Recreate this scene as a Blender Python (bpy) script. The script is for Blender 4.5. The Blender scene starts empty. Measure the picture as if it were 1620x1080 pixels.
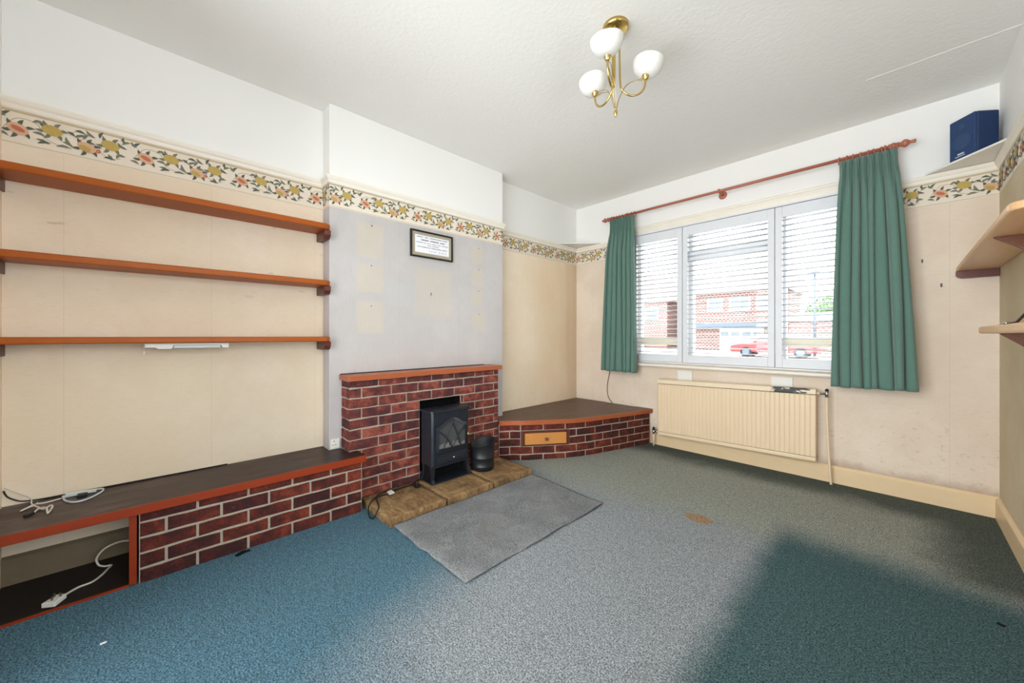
import bpy, bmesh, math, random
from mathutils import Vector, Matrix
random.seed(7)
S = bpy.context.scene
COL = S.collection
PI = math.pi
# ---- room measures (metres) ----
XL, XB, YW, XR, YB, HC = -2.81, -2.675, 3.80, 0.427, -0.515, 2.72
YB0, YB1 = 0.838, 2.425          # chimney breast extent
ORG = {}

# ---------------------------------------------------------------- mesh builder
class MB:
    def __init__(s):
        s.v = []; s.f = []; s.m = []; s.t = []; s.sm = []
    def face(s, idx, m=0, t=0.5, sm=False):
        s.f.append(idx); s.m.append(m); s.t.append(t); s.sm.append(sm)
    def add(s, vs, fs, m=0, t=0.5, sm=False):
        b = len(s.v); s.v += [tuple(p) for p in vs]
        for f in fs: s.face([b+i for i in f], m, t, sm)
    def hexa(s, p, m=0, t=0.5):     # p: 4 bottom (ccw from above) + 4 top
        s.add(p, [(3,2,1,0),(4,5,6,7),(0,1,5,4),(1,2,6,5),(2,3,7,6),(3,0,4,7)], m, t)
    def box(s, x0, x1, y0, y1, z0, z1, m=0, t=0.5):
        s.hexa([(x0,y0,z0),(x1,y0,z0),(x1,y1,z0),(x0,y1,z0),(x0,y0,z1),(x1,y0,z1),(x1,y1,z1),(x0,y1,z1)], m, t)
    def prism(s, poly, z0, z1, m=0, t=0.5, sm=False):   # poly ccw in xy
        n = len(poly)
        vs = [(x,y,z0) for x,y in poly] + [(x,y,z1) for x,y in poly]
        s.add(vs, [tuple(range(n-1,-1,-1)), tuple(range(n,2*n))], m, t)
        b = len(s.v) - 2*n
        for i in range(n):
            j = (i+1) % n
            s.face([b+i, b+j, b+n+j, b+n+i], m, t, sm)
    def extr(s, poly, fn, a, b, m=0, t=0.5, sm=False):  # poly of 2-vectors, fn(p, w) -> xyz, extruded from w=a to w=b
        n = len(poly)
        vs = [fn(p, a) for p in poly] + [fn(p, b) for p in poly]
        s.add(vs, [tuple(range(n-1,-1,-1)), tuple(range(n,2*n))], m, t)
        o = len(s.v) - 2*n
        for i in range(n):
            j = (i+1) % n
            s.face([o+i, o+j, o+n+j, o+n+i], m, t, sm)
    def cyl(s, a, b, r, n=16, r2=None, m=0, t=0.5, cap=True, sm=True):
        a = Vector(a); b = Vector(b); d = (b-a).normalized()
        u = d.orthogonal().normalized(); w = d.cross(u)
        r2 = r if r2 is None else r2
        vs = [a + (u*math.cos(2*PI*i/n) + w*math.sin(2*PI*i/n))*r for i in range(n)]
        vs += [b + (u*math.cos(2*PI*i/n) + w*math.sin(2*PI*i/n))*r2 for i in range(n)]
        o = len(s.v); s.v += [tuple(p) for p in vs]
        for i in range(n):
            j = (i+1) % n
            s.face([o+i, o+j, o+n+j, o+n+i], m, t, sm)
        if cap:
            s.face([o+i for i in range(n-1,-1,-1)], m, t); s.face([o+n+i for i in range(n)], m, t)
    def tube(s, pts, r, n=8, m=0, t=0.5, flat=1.0):
        P = [Vector(p) for p in pts]; o = len(s.v); k = len(P)
        prev = None
        for i, p in enumerate(P):
            d = (P[min(i+1,k-1)] - P[max(i-1,0)])
            d = d.normalized() if d.length > 1e-9 else Vector((0,0,1))
            if prev is None:
                u = d.orthogonal().normalized()
            else:
                u = (prev - d*prev.dot(d))
                u = u.normalized() if u.length > 1e-6 else d.orthogonal().normalized()
            prev = u; w = d.cross(u)
            rr = r[i] if isinstance(r, (list, tuple)) else r
            for j in range(n):
                a = 2*PI*j/n
                q = p + (u*math.cos(a) + w*math.sin(a))*rr
                s.v.append(tuple(q))
        for i in range(k-1):
            for j in range(n):
                j2 = (j+1) % n
                s.face([o+i*n+j, o+i*n+j2, o+(i+1)*n+j2, o+(i+1)*n+j], m, t, True)
        s.face([o+j for j in range(n-1,-1,-1)], m, t); s.face([o+(k-1)*n+j for j in range(n)], m, t)
    def lathe(s, prof, c, axis=(0,0,1), n=24, m=0, t=0.5, cap=True):   # prof: (r, h)
        ax = Vector(axis).normalized(); u = ax.orthogonal().normalized(); w = ax.cross(u); c = Vector(c)
        o = len(s.v); k = len(prof)
        for r, h in prof:
            for j in range(n):
                a = 2*PI*j/n
                s.v.append(tuple(c + ax*h + (u*math.cos(a)+w*math.sin(a))*r))
        for i in range(k-1):
            for j in range(n):
                j2 = (j+1) % n
                s.face([o+i*n+j, o+i*n+j2, o+(i+1)*n+j2, o+(i+1)*n+j], m, t, True)
        if cap:
            s.face([o+j for j in range(n-1,-1,-1)], m, t); s.face([o+(k-1)*n+j for j in range(n)], m, t)
    def grid(s, fn, nu, nv, m=0, t=0.5, sm=True, closed=False):
        o = len(s.v)
        for j in range(nv+1):
            for i in range(nu+1): s.v.append(tuple(fn(i/nu, j/nv)))
        for j in range(nv):
            for i in range(nu):
                a = o + j*(nu+1) + i
                s.face([a, a+1, a+nu+2, a+nu+1], m, t, sm)
    def build(s, name, mats, parent=None, org=None, bevel=0, seg=2, solid=0, fix=True):
        if not isinstance(mats, (list, tuple)): mats = [mats]
        o3 = Vector(org) if org is not None else (ORG[parent] if parent is not None else Vector((0,0,0)))
        me = bpy.data.meshes.new(name)
        me.from_pydata([tuple(Vector(p)-o3) for p in s.v], [], s.f)
        for mt in mats: me.materials.append(mt)
        me.polygons.foreach_set('material_index', s.m)
        me.polygons.foreach_set('use_smooth', s.sm)
        at = me.attributes.new('tint', 'FLOAT', 'FACE')
        at.data.foreach_set('value', s.t)
        if fix:
            bm = bmesh.new(); bm.from_mesh(me)
            bmesh.ops.recalc_face_normals(bm, faces=bm.faces)
            bm.to_mesh(me); bm.free()
        me.update()
        ob = bpy.data.objects.new(name, me); COL.objects.link(ob)
        if parent is not None: ob.parent = parent
        else: ob.location = o3
        ORG[ob] = o3
        if solid:
            md = ob.modifiers.new('solid', 'SOLIDIFY'); md.thickness = solid; md.offset = 0
        if bevel:
            md = ob.modifiers.new('bevel', 'BEVEL'); md.width = bevel; md.segments = seg
            md.limit_method = 'ANGLE'; md.angle_limit = math.radians(40)
        return ob

def tag(o, label, cat, group=None, kind=None):
    o['label'] = label; o['category'] = cat
    if group: o['group'] = group
    if kind: o['kind'] = kind
    return o
def thing(name, label, cat, loc, group=None):
    o = bpy.data.objects.new(name, None); COL.objects.link(o)
    o.location = loc; o.empty_display_size = 0.1
    ORG[o] = Vector(loc)
    return tag(o, label, cat, group)
def struct(mb, name, mats, label=None, **k):
    o = mb.build(name, mats, **k); o['kind'] = 'structure'
    if label: o['label'] = label
    return o

def smooth(pts, k=6):
    P = [Vector(p) for p in pts]; out = []
    for i in range(len(P)-1):
        p0 = P[max(i-1,0)]; p1 = P[i]; p2 = P[i+1]; p3 = P[min(i+2,len(P)-1)]
        for j in range(k):
            t = j/k
            out.append(0.5*((2*p1) + (p2-p0)*t + (2*p0-5*p1+4*p2-p3)*t*t + (3*p1-p0-3*p2+p3)*t*t*t))
    out.append(P[-1]); return out

# ---------------------------------------------------------------- materials
def srgb(r, g, b):
    f = lambda c: (c/255/12.92 if c/255 <= 0.04045 else ((c/255+0.055)/1.055)**2.4)
    return (f(r), f(g), f(b), 1)
class NT:
    def __init__(s, name):
        s.mat = bpy.data.materials.new(name); s.mat.use_nodes = True
        s.t = s.mat.node_tree; s.b = s.t.nodes['Principled BSDF']; s.out = s.t.nodes['Material Output']
    def n(s, ty, **k):
        nd = s.t.nodes.new(ty)
        for a, v in k.items():
            if a.startswith('i_'):
                key = a[2:].replace('_', ' ')
                nd.inputs[int(key) if key.isdigit() else key].default_value = v
            else: setattr(nd, a, v)
        return nd
    def l(s, a, b): s.t.links.new(a, b)
    def co(s, scale=None):
        c = s.n('ShaderNodeTexCoord').outputs['Object']
        if scale:
            mp = s.n('ShaderNodeMapping'); mp.inputs['Scale'].default_value = scale
            s.l(c, mp.inputs[0]); c = mp.outputs[0]
        return c
    def noise(s, vec, scale, detail=4, rough=0.6, dist=0):
        nd = s.n('ShaderNodeTexNoise'); nd.inputs['Scale'].default_value = scale
        nd.inputs['Detail'].default_value = detail; nd.inputs['Roughness'].default_value = rough
        nd.inputs['Distortion'].default_value = dist
        s.l(vec, nd.inputs['Vector']); return nd.outputs['Fac']
    def math(s, op, a, b=None, c=None, clamp=False):
        nd = s.n('ShaderNodeMath', operation=op, use_clamp=clamp)
        for i, x in enumerate((a, b, c)):
            if x is None: continue
            if isinstance(x, (int, float)): nd.inputs[i].default_value = x
            else: s.l(x, nd.inputs[i])
        return nd.outputs[0]
    def step(s, x, a, b):      # smoothstep a->b
        nd = s.n('ShaderNodeMapRange', interpolation_type='SMOOTHSTEP')
        s.l(x, nd.inputs[0])
        if a <= b: nd.inputs[1].default_value = a; nd.inputs[2].default_value = b; nd.inputs[3].default_value = 0; nd.inputs[4].default_value = 1
        else: nd.inputs[1].default_value = b; nd.inputs[2].default_value = a; nd.inputs[3].default_value = 1; nd.inputs[4].default_value = 0
        return nd.outputs[0]
    def mix(s, f, a, b, mode='MIX'):
        nd = s.n('ShaderNodeMix', data_type='RGBA', blend_type=mode, clamp_factor=True)
        if isinstance(f, (int, float)): nd.inputs[0].default_value = f
        else: s.l(f, nd.inputs[0])
        for i, x in ((6, a), (7, b)):
            if isinstance(x, tuple): nd.inputs[i].default_value = x
            else: s.l(x, nd.inputs[i])
        return nd.outputs[2]
    def ramp(s, f, stops):
        nd = s.n('ShaderNodeValToRGB'); cr = nd.color_ramp
        while len(cr.elements) < len(stops): cr.elements.new(0.5)
        for e, (p, c) in zip(cr.elements, stops): e.position = p; e.color = c
        s.l(f, nd.inputs[0]); return nd.outputs[0]
    def bump(s, h, strength=0.3, dist=0.01):
        nd = s.n('ShaderNodeBump'); nd.inputs['Strength'].default_value = strength; nd.inputs['Distance'].default_value = dist
        s.l(h, nd.inputs['Height']); s.l(nd.outputs[0], s.b.inputs['Normal'])
    def color(s, c):
        if isinstance(c, tuple): s.b.inputs['Base Color'].default_value = c
        else: s.l(c, s.b.inputs['Base Color'])
    def set(s, rough=0.6, metal=0, spec=0.4, **k):
        s.b.inputs['Roughness'].default_value = rough; s.b.inputs['Metallic'].default_value = metal
        s.b.inputs['Specular IOR Level'].default_value = spec
        return s
def plain(name, c, rough=0.6, metal=0, spec=0.4, var=0.12, scale=30, bump=0.05):
    n = NT(name); n.set(rough, metal, spec); f = n.noise(n.co(), scale)
    d = tuple(x*(1-var) for x in c[:3]) + (1,); e = tuple(min(1, x*(1+var)) for x in c[:3]) + (1,)
    n.color(n.mix(f, d, e))
    if bump: n.bump(f, bump, 0.003)
    return n.mat

def mat_white(name, c, bsc=60, bs=0.25):
    n = NT(name); n.set(0.75, 0, 0.25); v = n.co()
    f = n.noise(v, bsc, 5, 0.6); g = n.noise(v, 1.3, 3)
    d = tuple(x*0.965 for x in c[:3]) + (1,)
    n.color(n.mix(g, d, c)); n.bump(f, bs, 0.006); return n.mat
M = {}
M['ceiling'] = mat_white('ceiling_paint', srgb(240,239,235), 45, 0.35)
M['white'] = mat_white('upper_wall_paint', srgb(238,237,234), 70, 0.12)

def mat_paper(name, base, dark, kind):
    """Fibrous cream wallpaper, all in wall coordinates (y along side walls, x along the window wall, z up)."""
    n = NT(name); n.set(0.8, 0, 0.2); v = n.co()
    sp = n.n('ShaderNodeSeparateXYZ'); n.l(v, sp.inputs[0]); X, Y, Z = sp.outputs
    fib = n.noise(n.co((26, 26, 190) if kind != 'breast' else (120, 120, 14)), 1.0, 6, 0.7, 0.4)
    big = n.noise(v, 1.6, 4, 0.6); mid = n.noise(v, 9, 5, 0.65)
    c = n.mix(n.step(big, 0.35, 0.7), dark, base)
    c = n.mix(n.math('MULTIPLY', n.step(mid, 0.45, 0.75), 0.4), c, dark)
    c = n.mix(n.math('MULTIPLY', n.step(fib, 0.48, 0.78), 0.42), c, tuple(x*0.78 for x in dark[:3])+(1,))
    def rect(y0, y1, z0, z1, s=0.016):
        a = n.math('MULTIPLY', n.step(Y, y0-s, y0+s), n.step(Y, y1+s, y1-s))
        b = n.math('MULTIPLY', n.step(Z, z0-s, z0+s), n.step(Z, z1+s, z1-s))
        return n.math('MULTIPLY', a, b)
    U = X if kind == 'window' else Y
    # vertical paper joints
    seam = n.math('ABSOLUTE', n.math('SUBTRACT', n.math('FRACT', n.math('MULTIPLY', n.math('ADD', U, 10.135), 1/0.56)), 0.5))
    c = n.mix(n.math('MULTIPLY', n.step(seam, 0.004, 0.0015), 0.22), c, tuple(x*0.6 for x in dark[:3])+(1,))
    if kind == 'breast':
        cream = srgb(206,194,170); grey = srgb(186,187,187)
        for r in ((1.02,1.215,1.46,1.66),(1.02,1.215,1.16,1.39),(1.02,1.215,1.71,1.96),(2.05,2.18,1.80,1.95),(2.05,2.18,1.60,1.75),(2.05,2.18,1.42,1.56),(2.05,2.20,1.19,1.35)):
            c = n.mix(n.math('MULTIPLY', rect(*r), 0.45), c, cream)
        c = n.mix(n.math('MULTIPLY', rect(1.48,1.83,1.30,1.69,0.03), 0.28), c, cream)
        c = n.mix(n.math('MULTIPLY', rect(1.23,1.49,1.37,1.545), 0.5), c, grey)
    if kind == 'left':
        spots = n.math('MULTIPLY', n.step(n.noise(n.co((60, 30, 90)), 0.22, 3, 0.5), 0.70, 0.77), n.math('MULTIPLY', n.step(Z, 1.2, 1.6), n.step(Z, 2.05, 1.8)))
        c = n.mix(n.math('MULTIPLY', spots, 0.35), c, srgb(150,118,72))
    if kind == 'right_alcove':
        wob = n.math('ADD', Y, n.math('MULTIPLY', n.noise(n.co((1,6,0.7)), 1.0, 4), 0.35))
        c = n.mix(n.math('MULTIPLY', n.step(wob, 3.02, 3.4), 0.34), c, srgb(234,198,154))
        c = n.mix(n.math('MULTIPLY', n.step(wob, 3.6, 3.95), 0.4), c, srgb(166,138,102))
    if kind in ('window', 'right_alcove'):
        low = n.step(Z, 1.0, 0.15)
        mould = n.math('MULTIPLY', n.step(n.noise(n.co((34,34,60)), 0.9, 5, 0.75), 0.57, 0.70), low)
        c = n.mix(n.math('MULTIPLY', mould, 0.4), c, srgb(112,84,58))
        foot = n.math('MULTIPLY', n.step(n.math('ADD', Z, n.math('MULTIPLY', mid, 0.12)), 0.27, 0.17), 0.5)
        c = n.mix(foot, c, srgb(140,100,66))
    n.color(c); n.bump(fib, 0.25, 0.004); return n.mat
M['paper_left'] = mat_paper('cream_wallpaper_left', srgb(234,220,200), srgb(226,209,184), 'left')
M['paper_breast'] = mat_paper('cream_wallpaper_breast', srgb(197,192,191), srgb(187,182,180), 'breast')
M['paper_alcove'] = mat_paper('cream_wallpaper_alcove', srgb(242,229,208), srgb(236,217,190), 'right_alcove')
M['paper_window'] = mat_paper('cream_wallpaper_window', srgb(230,215,198), srgb(220,202,183), 'window')
M['paper_right'] = mat_paper('cream_wallpaper_right', srgb(208,194,166), srgb(196,180,148), 'plain')

def mat_carpet():
    n = NT('worn_carpet'); n.set(1.0, 0, 0.05); v = n.co()
    sp = n.n('ShaderNodeSeparateXYZ'); n.l(v, sp.inputs[0]); X, Y, Z = sp.outputs
    w = n.math('SUBTRACT', n.noise(v, 2.2, 4, 0.6), 0.5); w2 = n.math('SUBTRACT', n.noise(v, 5.0, 5, 0.65), 0.5)
    blue, teal, grey, sand = srgb(82,113,127), srgb(72,95,98), srgb(143,148,151), srgb(147,150,142)
    xw = n.math('ADD', X, n.math('MULTIPLY', w, 0.35)); yw = n.math('ADD', Y, n.math('MULTIPLY', w, 0.35))
    # worn walking zone in the middle of the room
    left = n.step(n.math('ADD', xw, n.math('MULTIPLY', Y, 0.42)), -1.35, -0.75)
    c = n.mix(left, blue, grey)
    c = n.mix(n.step(n.math('ADD', yw, n.math('MULTIPLY', X, -0.12)), 2.35, 2.75), c, sand)
    # patch kept fresh under furniture along the right wall
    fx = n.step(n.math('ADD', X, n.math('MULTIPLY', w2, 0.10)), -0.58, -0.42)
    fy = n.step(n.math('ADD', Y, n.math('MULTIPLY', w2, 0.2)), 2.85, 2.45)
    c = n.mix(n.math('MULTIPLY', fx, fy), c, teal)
    edge = n.math('MAXIMUM', n.step(yw, 3.3, 3.62), n.math('MULTIPLY', n.step(xw, 0.0, 0.3), n.step(Y, 2.6, 2.8)))  # shadow band along the window wall painted into the carpet; right corner darker too
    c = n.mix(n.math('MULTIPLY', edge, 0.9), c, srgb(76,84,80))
    fr = n.math('MULTIPLY', n.step(n.math('ADD', yw, n.math('MULTIPLY', xw, -0.2)), 1.12, 0.55), n.step(xw, -1.4, -1.0))
    c = n.mix(n.math('MULTIPLY', fr, 0.65), c, srgb(92,118,130))
    # blotchy wear
    c = n.mix(n.math('MULTIPLY', n.step(n.noise(v, 7, 6, 0.7), 0.52, 0.75), 0.22), c, srgb(84,90,90))
    # glued brown stain
    dx = n.math('MULTIPLY', n.math('ADD', X, 0.87), 1/0.085); dy = n.math('MULTIPLY', n.math('SUBTRACT', Y, 2.44), 1/0.06)
    rr = n.math('ADD', n.math('ADD', n.math('MULTIPLY', dx, dx), n.math('MULTIPLY', dy, dy)), n.math('MULTIPLY', n.noise(v, 30, 3), 1.2))
    c = n.mix(n.math('MULTIPLY', n.step(rr, 1.7, 1.2), 0.75), c, srgb(160,120,78))
    pile = n.noise(v, 165, 3, 0.75); tuft = n.noise(v, 42, 4, 0.75)
    k = n.math('ADD', n.math('MULTIPLY', n.step(pile, 0.36, 0.66), 1.3), 0.36)
    k = n.math('MULTIPLY', k, n.math('ADD', n.math('MULTIPLY', n.step(tuft, 0.3, 0.7), 0.36), 0.82))
    cc = n.n('ShaderNodeCombineXYZ'); [n.l(k, cc.inputs[i]) for i in range(3)]
    c = n.mix(1.0, c, cc.outputs[0], 'MULTIPLY')
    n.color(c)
    n.bump(n.math('ADD', n.math('MULTIPLY', pile, 0.7), n.math('MULTIPLY', tuft, 0.3)), 0.55, 0.008); return n.mat
M['carpet'] = mat_carpet()
def mat_rug():
    n = NT('grey_rug_pile'); n.set(1.0, 0, 0.05); v = n.co()
    big = n.noise(v, 4, 5, 0.65); pile = n.noise(v, 150, 3, 0.75)
    c = n.mix(n.step(big, 0.3, 0.75), srgb(126,128,130), srgb(150,152,153))
    c = n.mix(n.math('MULTIPLY', n.step(n.noise(v, 2.3, 4, 0.6), 0.52, 0.72), 0.35), c, srgb(112,104,94))
    c = n.mix(n.step(pile, 0.34, 0.66), n.mix(1.0, c, (0.5,0.5,0.5,1), 'MULTIPLY'), n.mix(1.0, c, (1.25,1.25,1.25,1), 'MULTIPLY'))
    n.color(c); n.bump(pile, 0.7, 0.008); return n.mat
M['rug'] = mat_rug()

def mat_brick(name, c1, c2, c3):
    n = NT(name); n.set(0.75, 0, 0.3); v = n.co()
    a = n.n('ShaderNodeAttribute', attribute_name='tint').outputs['Fac']
    off = n.n('ShaderNodeVectorMath', operation='ADD'); n.l(v, off.inputs[0])
    cb = n.n('ShaderNodeCombineXYZ'); n.l(n.math('MULTIPLY', a, 37.0), cb.inputs[0]); n.l(n.math('MULTIPLY', a, 91.0), cb.inputs[1]); n.l(cb.outputs[0], off.inputs[1])
    band = n.noise(off.outputs[0], 15, 2, 0.5); grit = n.noise(off.outputs[0], 95, 5, 0.75); crk = n.noise(off.outputs[0], 38, 4, 0.7, 1.5)
    c = n.ramp(n.math('ADD', n.math('MULTIPLY', band, 0.8), n.math('MULTIPLY', n.math('SUBTRACT', a, 0.5), 0.22)), [(0.28, c1), (0.45, c2), (0.62, c3)])
    c = n.mix(n.math('MULTIPLY', n.step(grit, 0.46, 0.62), 0.55), c, tuple(x*0.35 for x in c1[:3])+(1,))
    c = n.mix(n.math('MULTIPLY', n.step(crk, 0.63, 0.72), 0.35), c, srgb(196,140,116))
    n.color(c); n.bump(n.math('ADD', grit, crk), 0.9, 0.006); return n.mat
M['brick'] = mat_brick('red_brick', srgb(82,44,46), srgb(124,60,52), srgb(170,92,74))
M['brick_dark'] = mat_brick('dark_red_brick', srgb(64,30,30), srgb(98,40,30), srgb(136,58,38))
M['mortar'] = plain('mortar', srgb(168,156,140), 0.95, 0, 0.1, 0.25, 60, 0.4)

def mat_wood(name, c1, c2, rough=0.35, scale=(3, 1.0, 24), axis_scale=2.0, spec=0.5):
    n = NT(name); n.set(rough, 0, spec)
    v = n.co(scale); f = n.noise(v, axis_scale, 5, 0.6, 0.6); g = n.noise(n.co(), 2.0, 3)
    c = n.mix(f, c1, c2); c = n.mix(n.math('MULTIPLY', g, 0.3), c, tuple(x*0.7 for x in c1[:3])+(1,))
    n.color(c); n.bump(f, 0.08, 0.003); return n.mat
M['orange_wood'] = mat_wood('orange_varnished_wood', srgb(148,70,14), srgb(180,94,26), 0.42, (16, 1.2, 16), spec=0.22)
M['mahogany'] = mat_wood('mahogany_cleat', srgb(78,34,26), srgb(108,50,38), 0.4, (20,20,20))
M['red_edge'] = mat_wood('red_orange_edging', srgb(130,44,14), srgb(156,58,22), 0.45, (20, 1.2, 30), spec=0.3)
M['mantel_wood'] = mat_wood('mantel_wood', srgb(150,74,40), srgb(186,102,62), 0.35, (20, 1.2, 30))
def mat_dark_top(name, c1, c2, dusty):
    n = NT(name); n.set(0.5, 0, 0.28); v = n.co((14, 1.3, 14)); f = n.noise(v, 2.0, 6, 0.65, 0.8); d = n.noise(n.co((7, 1.8, 4)), 2.0, 5, 0.7)
    c = n.mix(f, c1, c2)
    sp = n.n('ShaderNodeSeparateXYZ'); n.l(n.co(), sp.inputs[0])
    if dusty:
        m = n.math('MULTIPLY', n.step(d, 0.4, 0.65), n.step(sp.outputs[1], 0.20, -0.50))
        c = n.mix(n.math('MULTIPLY', m, 0.6), c, srgb(120,106,100))
    else:
        c = n.mix(n.math('MULTIPLY', n.step(d, 0.48, 0.75), 0.4), c, srgb(138,112,90))
    n.color(c); n.bump(f, 0.06, 0.002)
    n.l(n.math('ADD', n.math('MULTIPLY', d, 0.35), 0.25), n.b.inputs['Roughness']); return n.mat
M['bench_top'] = mat_dark_top('dark_brown_bench_top', srgb(44,28,24), srgb(62,42,36), True)
M['corner_top'] = mat_dark_top('brown_corner_top', srgb(76,52,40), srgb(102,76,60), False)
M['dark_board'] = plain('black_brown_board', srgb(38,30,27), 0.6, 0, 0.3)
def mat_pine():
    n = NT('pine_drawer'); n.set(0.4, 0, 0.45)
    w = n.n('ShaderNodeTexWave', wave_type='RINGS', rings_direction='SPHERICAL'); mp = n.n('ShaderNodeMapping')
    n.l(n.n('ShaderNodeTexCoord').outputs['Object'], mp.inputs[0]); mp.inputs['Location'].default_value = (-0.17, 0.60, -0.16); mp.inputs['Scale'].default_value = (1.2, 0.8, 2.0)
    n.l(mp.outputs[0], w.inputs['Vector']); w.inputs['Scale'].default_value = 26; w.inputs['Distortion'].default_value = 2.5; w.inputs['Detail'].default_value = 2
    n.color(n.mix(w.outputs['Fac'], srgb(170,104,48), srgb(212,150,82))); return n.mat
M['pine'] = mat_pine()
def mat_stone():
    n = NT('york_stone'); n.set(0.8, 0, 0.3); v = n.co(); a = n.noise(v, 5, 6, 0.65, 0.5); b = n.noise(n.co((6,14,10)), 2.0, 6, 0.7, 1.2)
    c = n.ramp(n.math('ADD', n.math('MULTIPLY', a, 0.5), n.math('MULTIPLY', b, 0.5)), [(0.36, srgb(84,66,46)), (0.5, srgb(136,106,70)), (0.64, srgb(176,146,104))])
    c = n.mix(n.math('MULTIPLY', n.step(n.noise(v, 14, 4, 0.7), 0.6, 0.75), 0.5), c, srgb(78,68,60))
    n.color(c); n.bump(b, 0.8, 0.012); return n.mat
M['stone'] = mat_stone()
M['cast_black'] = plain('black_stove_metal', srgb(36,41,49), 0.30, 0.2, 0.5, 0.15, 40, 0.1)
M['black'] = plain('soot_black', srgb(14,13,13), 0.8, 0, 0.2)
M['bucket'] = plain('black_bucket_paint', srgb(30,32,36), 0.4, 0.2, 0.5, 0.15, 25)
M['brass'] = plain('brass', srgb(200,172,104), 0.25, 1.0, 0.5, 0.12, 12, 0.02)
M['chrome'] = plain('chrome', srgb(190,192,196), 0.2, 1.0, 0.5, 0.05)
M['stove_glass'] = plain('smoked_stove_window', srgb(70,72,72), 0.2, 0, 0.6, 0.3, 14, 0)
M['embers'] = plain('grey_mock_coals', srgb(120,116,110), 0.7, 0, 0.3, 0.3, 60, 0.3)
M['opal'] = None
n = NT('opal_glass'); n.set(0.3, 0, 0.45); n.color(n.mix(n.noise(n.co(), 8), srgb(222,221,216), srgb(229,228,224))); M['opal'] = n.mat
M['gloss_white'] = plain('white_gloss_paint', srgb(232,230,225), 0.35, 0, 0.45, 0.03, 12, 0.02)
M['rail'] = plain('cream_gloss_rail', srgb(236,229,216), 0.4, 0, 0.4, 0.04, 14, 0.03)
M['skirt'] = plain('cream_skirting_paint', srgb(226,200,160), 0.4, 0, 0.4, 0.06, 10, 0.03)
M['shutter'] = plain('white_shutter_paint', srgb(222,224,228), 0.4, 0, 0.4, 0.03, 12, 0.02)
def mat_rad():
    n = NT('cream_radiator_enamel'); n.set(0.4, 0, 0.45); v = n.co()
    c = n.mix(n.noise(v, 4), srgb(226,202,168), srgb(234,212,180))
    n.color(c); return n.mat
M['rad'] = mat_rad()
def mat_radcap():
    n = NT('chipped_radiator_rail'); n.set(0.4, 0, 0.45); v = n.co()
    sp = n.n('ShaderNodeSeparateXYZ'); n.l(v, sp.inputs[0]); X, Y, Z = sp.outputs; X = n.math('ADD', X, -1.08)
    c = n.mix(n.noise(v, 4), srgb(226,206,174), srgb(236,218,190))
    nz = n.noise(n.co((20,20,50)), 0.9, 3, 0.6)
    big = n.math('MULTIPLY', n.math('MULTIPLY', n.step(X, -0.76, -0.72), n.step(X, -0.475, -0.49)), n.step(n.math('ADD', nz, n.math('MULTIPLY', n.math('ABSOLUTE', n.math('ADD', X, 0.65)), -0.8)), 0.36, 0.42))
    few = n.step(n.noise(n.co((26,26,60)), 0.8, 3, 0.6), 0.70, 0.72)
    c = n.mix(n.math('MAXIMUM', big, few), c, srgb(38,36,34))
    n.color(c); return n.mat
M['radcap'] = mat_radcap()
def mat_fabric():
    n = NT('green_curtain_linen'); n.set(0.85, 0, 0.15); n.b.inputs['Sheen Weight'].default_value = 0.25
    a = n.noise(n.co((400, 400, 30)), 1.0, 3); b = n.noise(n.co((30, 30, 420)), 1.0, 3)
    f = n.math('ADD', n.math('MULTIPLY', a, 0.5), n.math('MULTIPLY', b, 0.5))
    n.color(n.mix(f, srgb(82,112,102), srgb(106,138,126))); n.bump(f, 0.25, 0.002); return n.mat
M['curtain'] = mat_fabric()
M['pole'] = mat_wood('reddish_turned_pole', srgb(164,92,72), srgb(192,118,94), 0.4, (2, 20, 20))
M['navy'] = plain('navy_speaker_plastic', srgb(30,52,92), 0.55, 0, 0.4, 0.1, 50, 0.1)
M['navy_grille'] = plain('navy_grille_mesh', srgb(40,64,104), 0.7, 0, 0.3, 0.18, 260, 0.3)
M['navy_cone'] = plain('faint_speaker_cone', srgb(50,72,108), 0.7, 0, 0.3, 0.15, 200, 0.2)
M['plastic_white'] = plain('white_plastic', srgb(228,226,220), 0.4, 0, 0.45, 0.03, 20, 0.02)
M['plastic_grey'] = plain('grey_diffuser_plastic', srgb(196,204,206), 0.35, 0, 0.4, 0.05, 20, 0)
M['cable_white'] = plain('off_white_cable', srgb(214,206,194), 0.5, 0, 0.4, 0.06, 20, 0)
M['cable_black'] = plain('black_rubber_cable', srgb(20,20,22), 0.5, 0, 0.4, 0.1, 20, 0)
M['cable_brown'] = plain('brown_cable', srgb(92,62,50), 0.5, 0, 0.4, 0.1, 20, 0)
M['steel'] = plain('steel_pin', srgb(170,160,140), 0.3, 1.0, 0.5, 0.05)
M['mat_board'] = plain('taupe_mount_card', srgb(168,158,138), 0.85, 0, 0.2, 0.06, 60, 0.03)
M['print'] = plain('certificate_paper', srgb(232,232,236), 0.5, 0, 0.3, 0.03, 20, 0)
M['ink'] = plain('printed_ink', srgb(96,96,104), 0.7, 0, 0.2, 0.1, 90, 0)
M['ink_dark'] = plain('bold_printed_ink', srgb(48,48,54), 0.7, 0, 0.2, 0.1, 90, 0)
M['frame_black'] = plain('black_frame', srgb(18,18,18), 0.35, 0, 0.5, 0.1, 30, 0.02)
M['pale_wood'] = mat_wood('pale_scuffed_shelf', srgb(206,160,112), srgb(226,184,138), 0.35, (20, 1.5, 20))
M['purple_wood'] = mat_wood('stained_plum_wood', srgb(88,44,40), srgb(116,64,58), 0.4, (20,20,20))
M['bracket_wood'] = mat_wood('brown_bracket_wood', srgb(92,48,26), srgb(116,64,36), 0.4, (20,20,20))
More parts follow.
